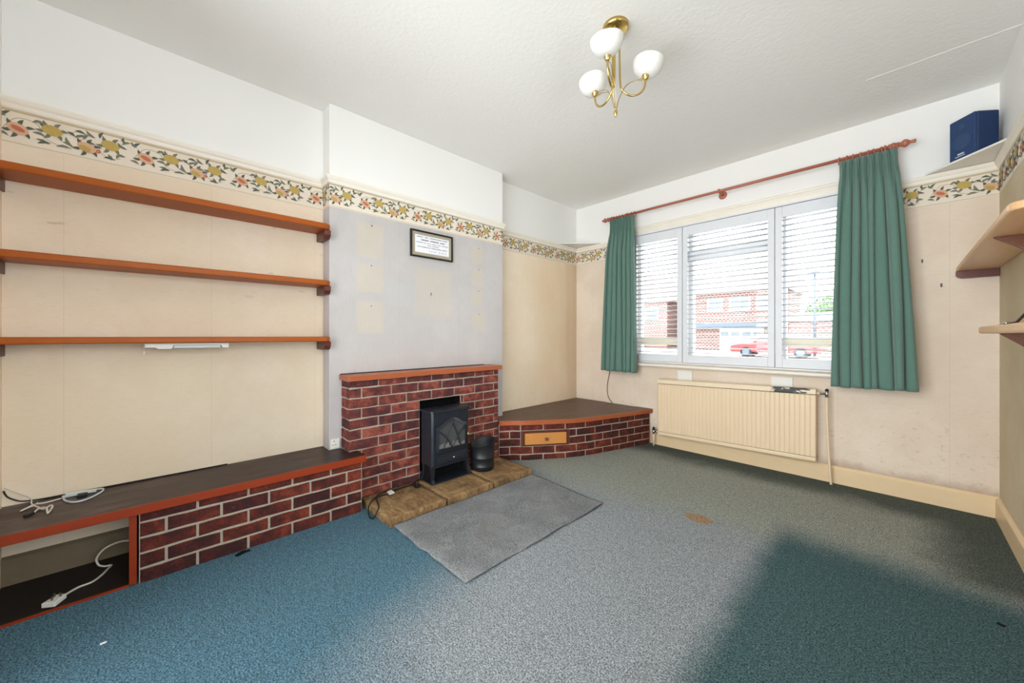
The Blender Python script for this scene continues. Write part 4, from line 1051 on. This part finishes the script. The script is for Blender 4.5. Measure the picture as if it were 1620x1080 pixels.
mb = MB(); mb.lathe([(0.0005,0),(0.006,0.010),(0.0095,0.026),(0.008,0.036),(0.004,0.040)], (LC.x,LC.y,2.254), n=16); mb.build('finial', M['brass'], pl)

# ---------------------------------------------------------------- corner shelves, speaker
mb = MB(); mb.prism([(XL+0.026,YW-0.026),(XL+0.026,3.452),(XL+0.030,3.447),(-2.462,YW-0.030),(-2.466,YW-0.026)][::-1], 2.2345, 2.247)
mb2 = MB(); mb2.prism([(XL+0.001,YW-0.001),(XL+0.001,3.452),(XL+0.006,3.446),(-2.461,YW-0.006),(-2.466,YW-0.001)], 2.2345, 2.247)
tag(mb2.build('corner_shelf', M['gloss_white'], org=(XL+0.1,YW-0.1,2.2345), bevel=0.0015), 'small white triangular corner shelf left of the left curtain', 'shelf', 'white triangular corner shelves on the picture rail')
mb = MB(); mb.prism([(XR-0.001,YW-0.001),(0.120,YW-0.001),(0.115,YW-0.006),(XR-0.006,3.418),(XR-0.001,3.423)], 2.2345, 2.247)
tag(mb.build('corner_shelf', M['gloss_white'], org=(XR-0.1,YW-0.1,2.2345), bevel=0.0015), 'white triangular corner shelf carrying the blue speaker', 'shelf', 'white triangular corner shelves on the picture rail')
e1 = Vector((-0.635,0.773,0)); e2 = Vector((0.773,0.635,0)); fe = Vector((0.312,3.578,2.2475))
sp = thing('loudspeaker', 'dark blue bookshelf loudspeaker on the white corner shelf', 'speaker', tuple(fe+e1*0.075+e2*0.07))
def SB(a, b, z): return tuple(fe+e1*a+e2*b+Vector((0,0,z)))
SW, SD, SH = 0.150, 0.132, 0.258
mb = MB(); mb.hexa([SB(0,0.012,0),SB(SW,0.012,0),SB(SW,SD,0),SB(0,SD,0),SB(0,0.012,SH),SB(SW,0.012,SH),SB(SW,SD,SH),SB(0,SD,SH)]); mb.build('cabinet', M['navy'], sp, bevel=0.010, seg=3)
mb = MB(); mb.hexa([SB(0.001,0,0.002),SB(SW-0.001,0,0.002),SB(SW-0.001,0.0125,0.002),SB(0.001,0.0125,0.002),SB(0.001,0,SH-0.002),SB(SW-0.001,0,SH-0.002),SB(SW-0.001,0.0125,SH-0.002),SB(0.001,0.0125,SH-0.002)]); gr = mb.build('grille', M['navy_grille'], sp, bevel=0.009, seg=3)
mb = MB(); cc = Vector(SB(SW/2,0.0,0.105)); mb.lathe([(0.050,0),(0.050,0.0012),(0.046,0.0016),(0.044,0.0006),(0.020,0.0006),(0.018,0.0014),(0.002,0.0016)], cc, -e2, 32)
cc = Vector(SB(SW/2,0.0,0.200)); mb.lathe([(0.020,0),(0.020,0.0012),(0.014,0.0014),(0.002,0.0016)], cc, -e2, 24); mb.build('cone_outline', M['navy_cone'], gr)
mb = MB(); rnd = random.Random(3)
for row, (za, h, a0, a1) in enumerate(((0.030,0.008,0.062,0.098),(0.019,0.004,0.056,0.112))):
    u = a0
    while u < a1:
        wd = rnd.uniform(0.002,0.004); mb.hexa([SB(u,-0.0012,za),SB(u+wd,-0.0012,za),SB(u+wd,0.0005,za),SB(u,0.0005,za),SB(u,-0.0012,za+h*rnd.uniform(.8,1)),SB(u+wd,-0.0012,za+h),SB(u+wd,0.0005,za+h),SB(u,0.0005,za+h)]); u += wd+0.0012
mb.build('badge', M['plastic_white'], gr)

# ---------------------------------------------------------------- right wall shelves
t = thing('wall_shelf', 'pale wooden shelf high on the right wall, screwed to a plum cleat', 'shelf', (0.34, 2.9, 1.556), 'shelves on the right wall')
mb = MB(); xs = 0.252
def sheet(y0, y1, farround):
    pts = [(XR-0.001,y1)] if not farround else [(XR-0.001,y1),(xs+0.05,y1)] + [(xs+0.05-0.05*math.sin(a), y1-0.05+0.05*math.cos(a)) for a in [PI/2*i/6 for i in range(1,6)]] + [(xs,y1-0.05)]
    if not farround: pts += [(xs,y1)]
    pts += [(xs,y0+0.05)] + [(xs+0.05-0.05*math.cos(a), y0+0.05-0.05*math.sin(a)) for a in [PI/2*i/6 for i in range(1,7)]] + [(XR-0.001,y0)]
    return pts
mb.prism(sheet(2.055, YW-0.001, False), 1.562, 1.590); mb.build('board', M['pale_wood'], t, bevel=0.007, seg=3)
mb = MB(); mb.extr([(XR-0.002,1.513),(0.275,1.513),(0.258,1.520),(0.250,1.534),(0.250,1.5615),(XR-0.002,1.5615)], lambda p,w: (p[0],w,p[1]), YW-0.030, YW-0.001)
mb.cyl((0.30,YW-0.030,1.538),(0.30,YW-0.0308,1.538),0.004,10); mb.cyl((0.385,YW-0.030,1.538),(0.385,YW-0.0308,1.538),0.004,10); mb.build('cleat', M['purple_wood'], t, bevel=0.002)
def tri(y, zt, lo):
    mb = MB(); mb.extr([(0.275,zt),(XR-0.002,zt-lo),(XR-0.002,zt)], lambda p,w: (p[0],w,p[1]), y-0.011, y+0.011); return mb
tri(2.60, 1.5615, 0.12).build('bracket', M['bracket_wood'], t, bevel=0.002)
t = thing('wall_shelf', 'lower shelf on the right wall at eye level with scuffed pale edge', 'shelf', (0.34, 2.2, 1.15), 'shelves on the right wall')
mb = MB(); mb.prism(sheet(1.35, 2.82, True), 1.150, 1.182); mb.build('board', M['pale_wood'], t, bevel=0.008, seg=3)
tri(2.47, 1.1495, 0.13).build('bracket', M['bracket_wood'], t, bevel=0.002)
tri(1.55, 1.1495, 0.13).build('bracket', M['bracket_wood'], t, bevel=0.002)
ar = thing('metal_arm', 'thin black arm rising from the scuffed lower shelf on the right wall', 'arm', (0.31, 2.5, 1.183))
mb = MB(); mb.box(0.285, 0.325, 2.44, 2.60, 1.1825, 1.187); mb.build('base', M['cable_black'], ar, bevel=0.001)
mb = MB(); mb.tube([(0.305,2.47,1.190),(0.305,2.36,1.192),(0.300,2.20,1.214),(0.30,1.95,1.262)], 0.0045, 8); mb.build('arm', M['cable_black'], ar)
mb = MB(); mb.cyl((0.30,2.52,1.187),(0.30,2.52,1.197),0.008,12); mb.build('joint', M['chrome'], ar)

# ---------------------------------------------------------------- cables
def cable(name, pts, r, m, lb, cat='cable', k=6, closed=False):
    mb = MB(); P = smooth(pts, k); mb.tube(P, r, 8)
    return tag(mb.build(name, m, org=tuple(P[0])), lb, cat)
z = 0.3685
t = thing('aerial_lead', 'tangled off-white lead with a dark connector near the left end of the bench', 'cable', (-2.68,-0.38,z))
mb = MB(); mb.tube(smooth([(-2.752,-0.334,z),(-2.733,-0.367,z),(-2.720,-0.388,z+.003),(-2.727,-0.407,z+.002),(-2.722,-0.419,z),(-2.674,-0.440,z),(-2.696,-0.409,z+.005),(-2.627,-0.372,z+.003),(-2.651,-0.353,z+.006),(-2.620,-0.346,z+.003),(-2.560,-0.350,z),(-2.618,-0.362,z+.008),(-2.637,-0.385,z+.006),(-2.600,-0.395,z)], 6), 0.0035, 8); mb.build('wire', M['cable_white'], t)
mb = MB(); mb.cyl((-2.60,-0.395,z+.003),(-2.575,-0.415,z+.002),0.0065,10); mb.build('connector', M['cable_black'], t)
cable('telephone_wire', [(XL+0.004,-0.508,0.452),(XL+0.005,-0.469,0.416),(XL+0.006,-0.433,0.384),(-2.775,-0.427,z),(-2.725,-0.414,z),(-2.716,-0.400,z+.01)], 0.0028, M['cable_white'], 'thin white wire sloping down the wall corner onto the bench')
cable('black_wire', [(XL+0.004,-0.510,0.436),(XL+0.004,-0.500,0.408),(XL+0.004,-0.480,0.388),(XL+0.004,-0.455,0.374),(XL+0.005,-0.40,z),(XL+0.006,-0.30,z),(XL+0.006,0.0,z-0.001),(XL+0.005,0.30,z-0.002)], 0.0032, M['cable_black'], 'black wire hugging the wall along the back of the bench')
t = thing('adaptor_lead', 'looped grey-white lead with a black plug at the back of the bench', 'cable', (-2.72,-0.27,z))
mb = MB(); mb.tube(smooth([(-2.760,-0.332,z+.004),(-2.705,-0.319,z),(-2.662,-0.298,z),(-2.643,-0.272,z),(-2.662,-0.238,z),(-2.721,-0.208,z),(-2.767,-0.202,z),(-2.786,-0.216,z),(-2.780,-0.288,z+.006),(-2.770,-0.326,z+.010)], 6), 0.0042, 8); mb.build('wire', M['plastic_grey'], t)
mb = MB(); mb.box(-2.735,-2.705,-0.283,-0.250,z-.003,z+0.012); mb.build('plug', M['cable_black'], t, bevel=0.003)
mb = MB(); mb.box(-2.775,-2.755,-0.335,-0.225,z-.003,z+0.006); mb.build('block', M['plastic_grey'], t, bevel=0.002)
# plug lying in cubby
t = thing('mains_plug', 'white mains plug and flat lead lying at the front of the open cubby', 'plug', (-2.46,-0.315,0.006))
mb = MB(); q = Vector((-0.655,0.755,0)); 
u1 = Vector((-0.84,0.54,0)).normalized(); u2 = Vector((u1.y,-u1.x,0)); c0 = Vector((-2.467,-0.318,0.0105))
def PB(a, b, h): return tuple(c0+u1*a+u2*b+Vector((0,0,h)))
mb.hexa([PB(-.028,-.024,0),PB(-.028,.024,0),PB(.030,.018,0),PB(.030,-.018,0),PB(-.028,-.024,.020),PB(-.028,.024,.020),PB(.030,.018,.020),PB(.030,-.018,.020)]) ; mb.build('body', M['plastic_white'], t, bevel=0.003)
for a, b in ((-.012,0.0),(.010,-.011),(.010,.011)):
    mb = MB(); mb.hexa([PB(a-.002,b-.003,.020),PB(a-.002,b+.003,.020),PB(a+.002,b+.003,.020),PB(a+.002,b-.003,.020),PB(a-.002,b-.003,.036),PB(a-.002,b+.003,.036),PB(a+.002,b+.003,.036),PB(a+.002,b-.003,.036)]); mb.build('pin', M['steel'], t)
mb = MB(); mb.tube(smooth([(-2.492,-0.302,0.016),(-2.529,-0.280,0.012),(-2.55,-0.258,0.011),(-2.56,-0.222,0.011),(-2.60,-0.196,0.011),(-2.651,-0.179,0.011),(-2.682,-0.169,0.011),(-2.685,-0.191,0.014),(-2.695,-0.212,0.025),(-2.70,-0.219,0.056),(-2.70,-0.198,0.09),(-2.70,-0.167,0.105),(-2.70,-0.135,0.108),(-2.70,-0.102,0.100)], 6), 0.0045, 8); mb.build('lead', M['cable_white'], t)
# stove lead on hearth
t = thing('stove_lead', 'black stove lead looped over the left end of the hearth with a white tag', 'cable', (-2.41,1.2,0.051))
zz = 0.0565
mb = MB(); mb.tube(smooth([(-2.415,1.328,zz+.008),(-2.462,1.296,zz),(-2.450,1.224,zz),(-2.430,1.144,zz),(-2.425,1.079,zz),(-2.403,1.025,zz+.004),(-2.370,0.985,0.046),(-2.335,0.965,0.022),(-2.285,0.955,0.006),(-2.250,0.962,0.010),(-2.245,0.978,0.040),(-2.262,1.000,zz+.006),(-2.300,1.016,zz),(-2.35,1.030,zz+.004),(-2.414,1.052,zz+.008),(-2.452,1.091,zz+.004),(-2.474,1.151,zz),(-2.462,1.206,zz),(-2.452,1.268,zz),(-2.470,1.36,zz),(-2.505,1.42,zz+.004)], 6), 0.0040, 8); mb.build('wire', M['cable_black'], t)
mb = MB(); mb.box(-2.425,-2.382,1.325,1.368,0.0515,0.072); pgl = mb.build('plug', M['cable_black'], t, bevel=0.005)
for dx, dy in ((-0.012,0.0),(0.008,-0.010),(0.008,0.010)):
    mb = MB(); mb.box(-2.403+dx-.002,-2.403+dx+.002,1.347+dy-.003,1.347+dy+.003,0.072,0.087); mb.build('pin', M['steel'], pgl)
mb = MB(); mb.hexa([(-2.452,1.142,zz-.002),(-2.404,1.142,zz-.002),(-2.412,1.178,zz-.002),(-2.460,1.178,zz-.002),(-2.452,1.142,zz+.006),(-2.404,1.142,zz+.006),(-2.412,1.178,zz+.006),(-2.460,1.178,zz+.006)]); mb.build('tag', M['plastic_white'], t)
cable('curtain_wire', [(-2.318,YW-0.02,0.80),(-2.330,YW-0.010,0.722),(-2.358,YW-0.010,0.594),(-2.363,YW-0.010,0.483),(-2.342,YW-0.012,0.420),(-2.300,YW-0.020,0.378),(-2.290,YW-0.024,0.3695)], 0.0035, M['cable_brown'], 'brown wire hanging from the left curtain to the corner unit')

# ---------------------------------------------------------------- rug offcut, scraps
mb = MB(); rnd = random.Random(2)
def rug(u, v):
    # u from hearth to room, v along hearth
    x = -2.078 + (0.700-0.004*v)*u; y = 1.008 + (1.150+0.055*(1-u))*v + 0.01*u
    edge = min(1-u, v, 1-v)
    tack = 0
    for tu, tv in ((0.15,0.0),(0.62,0.0),(1.0,0.02),(1.0,0.32),(1.0,0.68),(0.42,0.0)):
        d = math.hypot((u-tu)*0.7, (v-tv)*1.15); tack = max(tack, math.exp(-(d/0.045)**2))
    z = 0.0115 + 0.003*math.sin(u*9+v*5)*math.sin(v*8) - 0.0095*tack + 0.004*math.exp(-((v-0.03)/0.03)**2) + (0.003*math.exp(-((1-u)/0.03)**2))
    if edge == 0: y += 0.004*math.sin(u*13); x += 0.004*math.sin(v*17)
    return (x, y, max(z, 0.0035))
mb.grid(rug, 50, 70)
tag(mb.build('hearth_rug', [M['rug']], org=(-1.73,1.58,0.0), solid=0.005), 'grey carpet offcut tacked down in front of the hearth', 'rug')
for o in bpy.data.objects:
    if o.name == 'hearth_rug': o.modifiers['solid'].offset = -0.6
mb = MB(); mb.prism([(-2.372,0.285),(-2.362,0.300),(-2.375,0.325),(-2.388,0.335),(-2.396,0.322),(-2.385,0.30)], 0.0005, 0.008); mb.prism([(-2.384,0.318),(-2.374,0.322),(-2.380,0.352),(-2.390,0.348)], 0.0005, 0.006)
tag(mb.build('rubber_scrap', M['black'], org=(-2.38,0.31,0)), 'small black scrap on the carpet beside the brick bench', 'scrap')
mb = MB(); mb.prism([(-2.042,-0.158),(-2.034,-0.156),(-2.036,-0.142),(-2.041,-0.140)], 0.0005, 0.004)
tag(mb.build('paper_fleck', M['print'], org=(-2.04,-0.15,0)), 'tiny white fleck of paper on the blue carpet', 'scrap')
mb = MB(); mb.prism([(0.262,2.40),(0.280,2.392),(0.285,2.402),(0.268,2.410)], 0.0005, 0.005)
tag(mb.build('dark_fleck', M['black'], org=(0.27,2.4,0)), 'tiny dark fleck on the carpet near the right wall', 'scrap')

# ---------------------------------------------------------------- outside
GZ = -0.15
mb = MB(); mb.box(-60, 40, YW+0.25, 80, GZ-0.1, GZ)
gm = plain('pale_concrete', srgb(138,137,134), 0.9, 0, 0.2, 0.1, 1.5, 0.0); struct(mb, 'ground', gm, 'pale road and drive outside')
om_brick = None
def mat_far_brick():
    n = NT('far_house_brick'); n.set(0.85, 0, 0.2)
    bt = n.n('ShaderNodeTexBrick'); mp = n.n('ShaderNodeMapping'); n.l(n.n('ShaderNodeTexCoord').outputs['Object'], mp.inputs[0]); mp.inputs['Rotation'].default_value = (PI/2, 0, 0)
    n.l(mp.outputs[0], bt.inputs[0]); bt.inputs['Scale'].default_value = 1.6
    bt.inputs['Color1'].default_value = srgb(118,72,62); bt.inputs['Color2'].default_value = srgb(96,58,54); bt.inputs['Mortar'].default_value = srgb(200,190,182); bt.inputs['Mortar Size'].default_value = 0.03
    n.color(bt.outputs[0]); return n.mat
om_brick = mat_far_brick()
om_roof = plain('far_roof_tile', srgb(150,128,120), 0.9, 0, 0.2, 0.15, 2); om_white = plain('far_white_paint', srgb(232,232,230), 0.6, 0, 0.3, 0.03, 2); om_pane = plain('far_dark_pane', srgb(96,112,124), 0.2, 0, 0.5, 0.1, 1)
om_grey = plain('far_grey_fascia', srgb(88,100,112), 0.6, 0, 0.3, 0.05, 1)
def house(label, x0, x1, y, ze, zr, wins, garage=None, roofaxis='x'):
    t = thing('house', label, 'house', ((x0+x1)/2, y+3, GZ))
    mb = MB(); mb.box(x0, x1, y, y+7, GZ, ze); mb.build('wall', om_brick, t)
    mb = MB()
    if roofaxis == 'x': mb.extr([(y-0.4,ze),(y+7.4,ze),(y+3.5,zr)], lambda p,w: (w,p[0],p[1]), x0-0.3, x1+0.3)
    else: mb.extr([(x0-0.4,ze),(x1+0.4,ze),((x0+x1)/2,zr)], lambda p,w: (p[0],w,p[1]), y-0.3, y+7.3)
    mb.build('roof', om_roof, t)
    for a, b, c, d in wins:
        mb = MB(); mb.box(a-0.08, b+0.08, y-0.06, y-0.001, c-0.08, d+0.08); wf = mb.build('window', om_white, t)
        mb = MB(); n = max(1, round((b-a)/0.7))
        for i in range(n): mb.box(a+(b-a)*i/n+0.03, a+(b-a)*(i+1)/n-0.03, y-0.08, y-0.0605, c, d)
        mb.build('pane', om_pane, wf)
    if garage:
        a, b, c = garage
        mb = MB(); mb.box(a, b, y-0.25, y-0.001, GZ, c); gd = mb.build('garage_door', om_white, t)
        mb = MB()
        for i in range(4): mb.box(a+(b-a)*(i+0.12)/4, a+(b-a)*(i+0.88)/4, y-0.27, y-0.2505, c-0.75, c-0.35)
        mb.build('pane', om_pane, gd)
        mb = MB(); mb.box(x0+0.2, b+0.6, y-1.0, y-0.001, c+0.05, c+0.40); mb.build('canopy', om_grey, t)
house('brick house across the road with white garage door, seen through the middle shutter', -14.4, -6.4, 36, 4.9, 7.0, [(-12.0,-10.9,3.35,4.45),(-10.2,-8.8,3.35,4.45),(-8.2,-7.3,3.35,4.45)], (-11.0,-7.7,1.85))
house('gabled brick house farther left, seen through the left shutter', -22.0, -16.2, 37, 4.6, 8.0, [(-20.5,-19.2,2.8,4.0),(-18.4,-17.2,2.8,4.0)], None, 'y')
mb = MB(); mb.box(-5.6, 1.5, 33, 39, GZ, 2.15)
t = thing('outbuilding', 'low grey roofed outbuilding in front of the tree', 'outbuilding', (-2.4, 36, GZ)); mb.build('wall', om_brick, t)
mb = MB(); mb.extr([(32.6,2.15),(39.4,2.15),(36,2.9)], lambda p,w: (w,p[0],p[1]), -5.9, 1.8); mb.build('roof', om_grey, t)
def car(label, xc, yc, L, colr, group=None, rot=0):
    t = thing('car', label, 'car', (xc, yc, GZ), 'cars parked outside')
    cr, sr = math.cos(rot), math.sin(rot); H0 = GZ
    def T(x, y, z): return (xc+x*cr-y*sr, yc+x*sr+y*cr, H0+z)
    k = L/4.2
    body = [(-2.10,0.30),(-2.12,0.55),(-2.05,0.72),(-1.30,0.86),(-0.95,0.90),(1.30,0.93),(1.95,0.90),(2.08,0.75),(2.10,0.30)]
    mb = MB(); o = len(mb.v); W = 0.84
    for sy, s in ((-1,0.94),(-1,1),(1,1),(1,0.94)):
        pass
    mb.extr([(x*k,z) for x,z in body], lambda p,w: T(p[0],w,p[1]), -W, W, sm=False); mb.build('body', colr, t, bevel=0.06, seg=3)
    cab = [(-1.05,0.88),(-0.40,1.36),(0.15,1.44),(0.95,1.40),(1.65,0.92)]
    mb = MB(); mb.extr([(x*k,z) for x,z in cab], lambda p,w: T(p[0],w,p[1]), -W+0.10, W-0.10); mb.build('cabin', colr, t, bevel=0.05, seg=3)
    for sy in (-1, 1):
        yy = sy*(W-0.10)
        for pl_ in ([(-0.78,0.95),(-0.35,1.30),(0.12,1.37),(0.12,0.95)], [(0.20,0.95),(0.20,1.37),(0.90,1.33),(1.40,0.98)]):
            mb = MB(); mb.extr([(x*k,z) for x,z in pl_], lambda p,w: T(p[0],w,p[1]), yy-0.012, yy+0.012); mb.build('side_window', om_pane, t)
    for wx in (-1.28, 1.22):
        for sy in (-1, 1):
            mb = MB(); a = T(wx*k, sy*(W-0.16), 0.31); b = T(wx*k, sy*(W+0.02), 0.31); mb.cyl(a, b, 0.31, 24); wh = mb.build('wheel', M['cable_black'], t)
            mb = MB(); a = T(wx*k, sy*(W+0.021), 0.31); b = T(wx*k, sy*(W+0.03), 0.31); mb.cyl(a, b, 0.19, 20); mb.build('hubcap', om_grey, wh)
car('red car parked across the road', -5.2, 27.0, 4.5, plain('red_car_paint', srgb(186,44,48), 0.25, 0, 0.6, 0.03, 2, 0))
car('white car parked on the near drive beyond the left shutter', -9.6, 14.0, 4.2, plain('white_car_paint', srgb(216,220,222), 0.25, 0, 0.6, 0.03, 2, 0), rot=0.2)
tr_ = thing('tree', 'leafy green tree behind the outbuilding beyond the right shutter', 'tree', (-1.6, 42, GZ))
mb = MB(); mb.cyl((-1.6,42,GZ),(-1.6,42,2.5),0.25,12,0.18); mb.build('trunk', M['bracket_wood'], tr_)
mb = MB(); rnd = random.Random(6)
for i in range(2600):
    th, ph_ = rnd.uniform(0,2*PI), math.acos(rnd.uniform(-1,1)); r = 1.0*(rnd.random()**0.33)
    lump = 1+0.18*math.sin(3*th)*math.sin(2*ph_)
    c = Vector((-1.6+4.4*r*lump*math.sin(ph_)*math.cos(th), 42+2.4*r*math.sin(ph_)*math.sin(th), 3.2+1.75*r*lump*math.cos(ph_)))
    a = Vector((rnd.uniform(-1,1),rnd.uniform(-1,1),rnd.uniform(-1,1))).normalized()*0.20; b = a.orthogonal().normalized()*0.13
    mb.add([c-a, c+b, c+a, c-b], [(0,1,2,3)])
mb.build('foliage', plain('leaf_green', srgb(92,128,72), 0.7, 0, 0.3, 0.3, 4, 0), tr_, fix=False)
lm = thing('street_lamp', 'tall grey street lamp post in front of the tree', 'street lamp', (-3.74, 30, GZ))
mb = MB(); mb.cyl((-3.74,30,GZ),(-3.74,30,5.0),0.075,12,0.05); mb.build('post', om_grey, lm)
mb = MB(); mb.lathe([(0.05,0),(0.32,0.10),(0.34,0.16),(0.20,0.24),(0.03,0.26)], (-3.74,30,4.98), n=20); mb.build('lantern', om_grey, lm)

# ---------------------------------------------------------------- light
w = bpy.data.worlds.new('sky'); S.world = w; w.use_nodes = True
bg = w.node_tree.nodes['Background']; bg.inputs[0].default_value = (0.95, 0.965, 1.0, 1); bg.inputs[1].default_value = 4.6
sd = bpy.data.lights.new('sun', 'SUN'); sd.energy = 4.0; sd.angle = math.radians(0.6); sd.color = (1.0, 0.95, 0.86)
so = bpy.data.objects.new('sun', sd); COL.objects.link(so); so.rotation_euler = Vector((0.64, -0.53, -0.52)).to_track_quat('-Z', 'Y').to_euler()
so.location = (-12, 14, 12)
def portal(name, loc, rot, sx, sy):
    l = bpy.data.lights.new(name, 'AREA'); l.shape = 'RECTANGLE'; l.size = sx; l.size_y = sy; l.cycles.is_portal = True
    o = bpy.data.objects.new(name, l); COL.objects.link(o); o.location = loc; o.rotation_euler = rot
portal('window_portal', ((WX0+WX1)/2, YW+0.20, (WZ0+WZ1)/2), (-PI/2, 0, 0), WX1-WX0, WZ1-WZ0)
portal('added_window_portal', (XR+0.098, (SW0+SW1)/2, (SZ0+SZ1)/2), (0, PI/2, 0), SZ1-SZ0, SW1-SW0)
portal('added_door_portal', ((DX0+DX1)/2, YB-0.14, DZ1/2), (PI/2, 0, 0), DX1-DX0, DZ1)

# ---------------------------------------------------------------- camera
cam = bpy.data.cameras.new('camera'); co = bpy.data.objects.new('camera', cam); COL.objects.link(co)
cam.sensor_width = 36.0; cam.lens = 586/1620*36; cam.shift_y = -9/1620; cam.clip_start = 0.02; cam.clip_end = 200
co.location = (0, 0, 1.14); co.rotation_euler = (PI/2, 0, 0.8092)
S.camera = co
S.view_settings.view_transform = 'Standard'; S.view_settings.look = 'None'; S.view_settings.gamma = 1.0; S.view_settings.use_curve_mapping = False
S.view_settings.exposure = 1.08
S.cycles.use_denoising = True
S.cycles.max_bounces = 12; S.cycles.diffuse_bounces = 8; S.cycles.transparent_max_bounces = 12
S.cycles.sample_clamp_indirect = 8.0
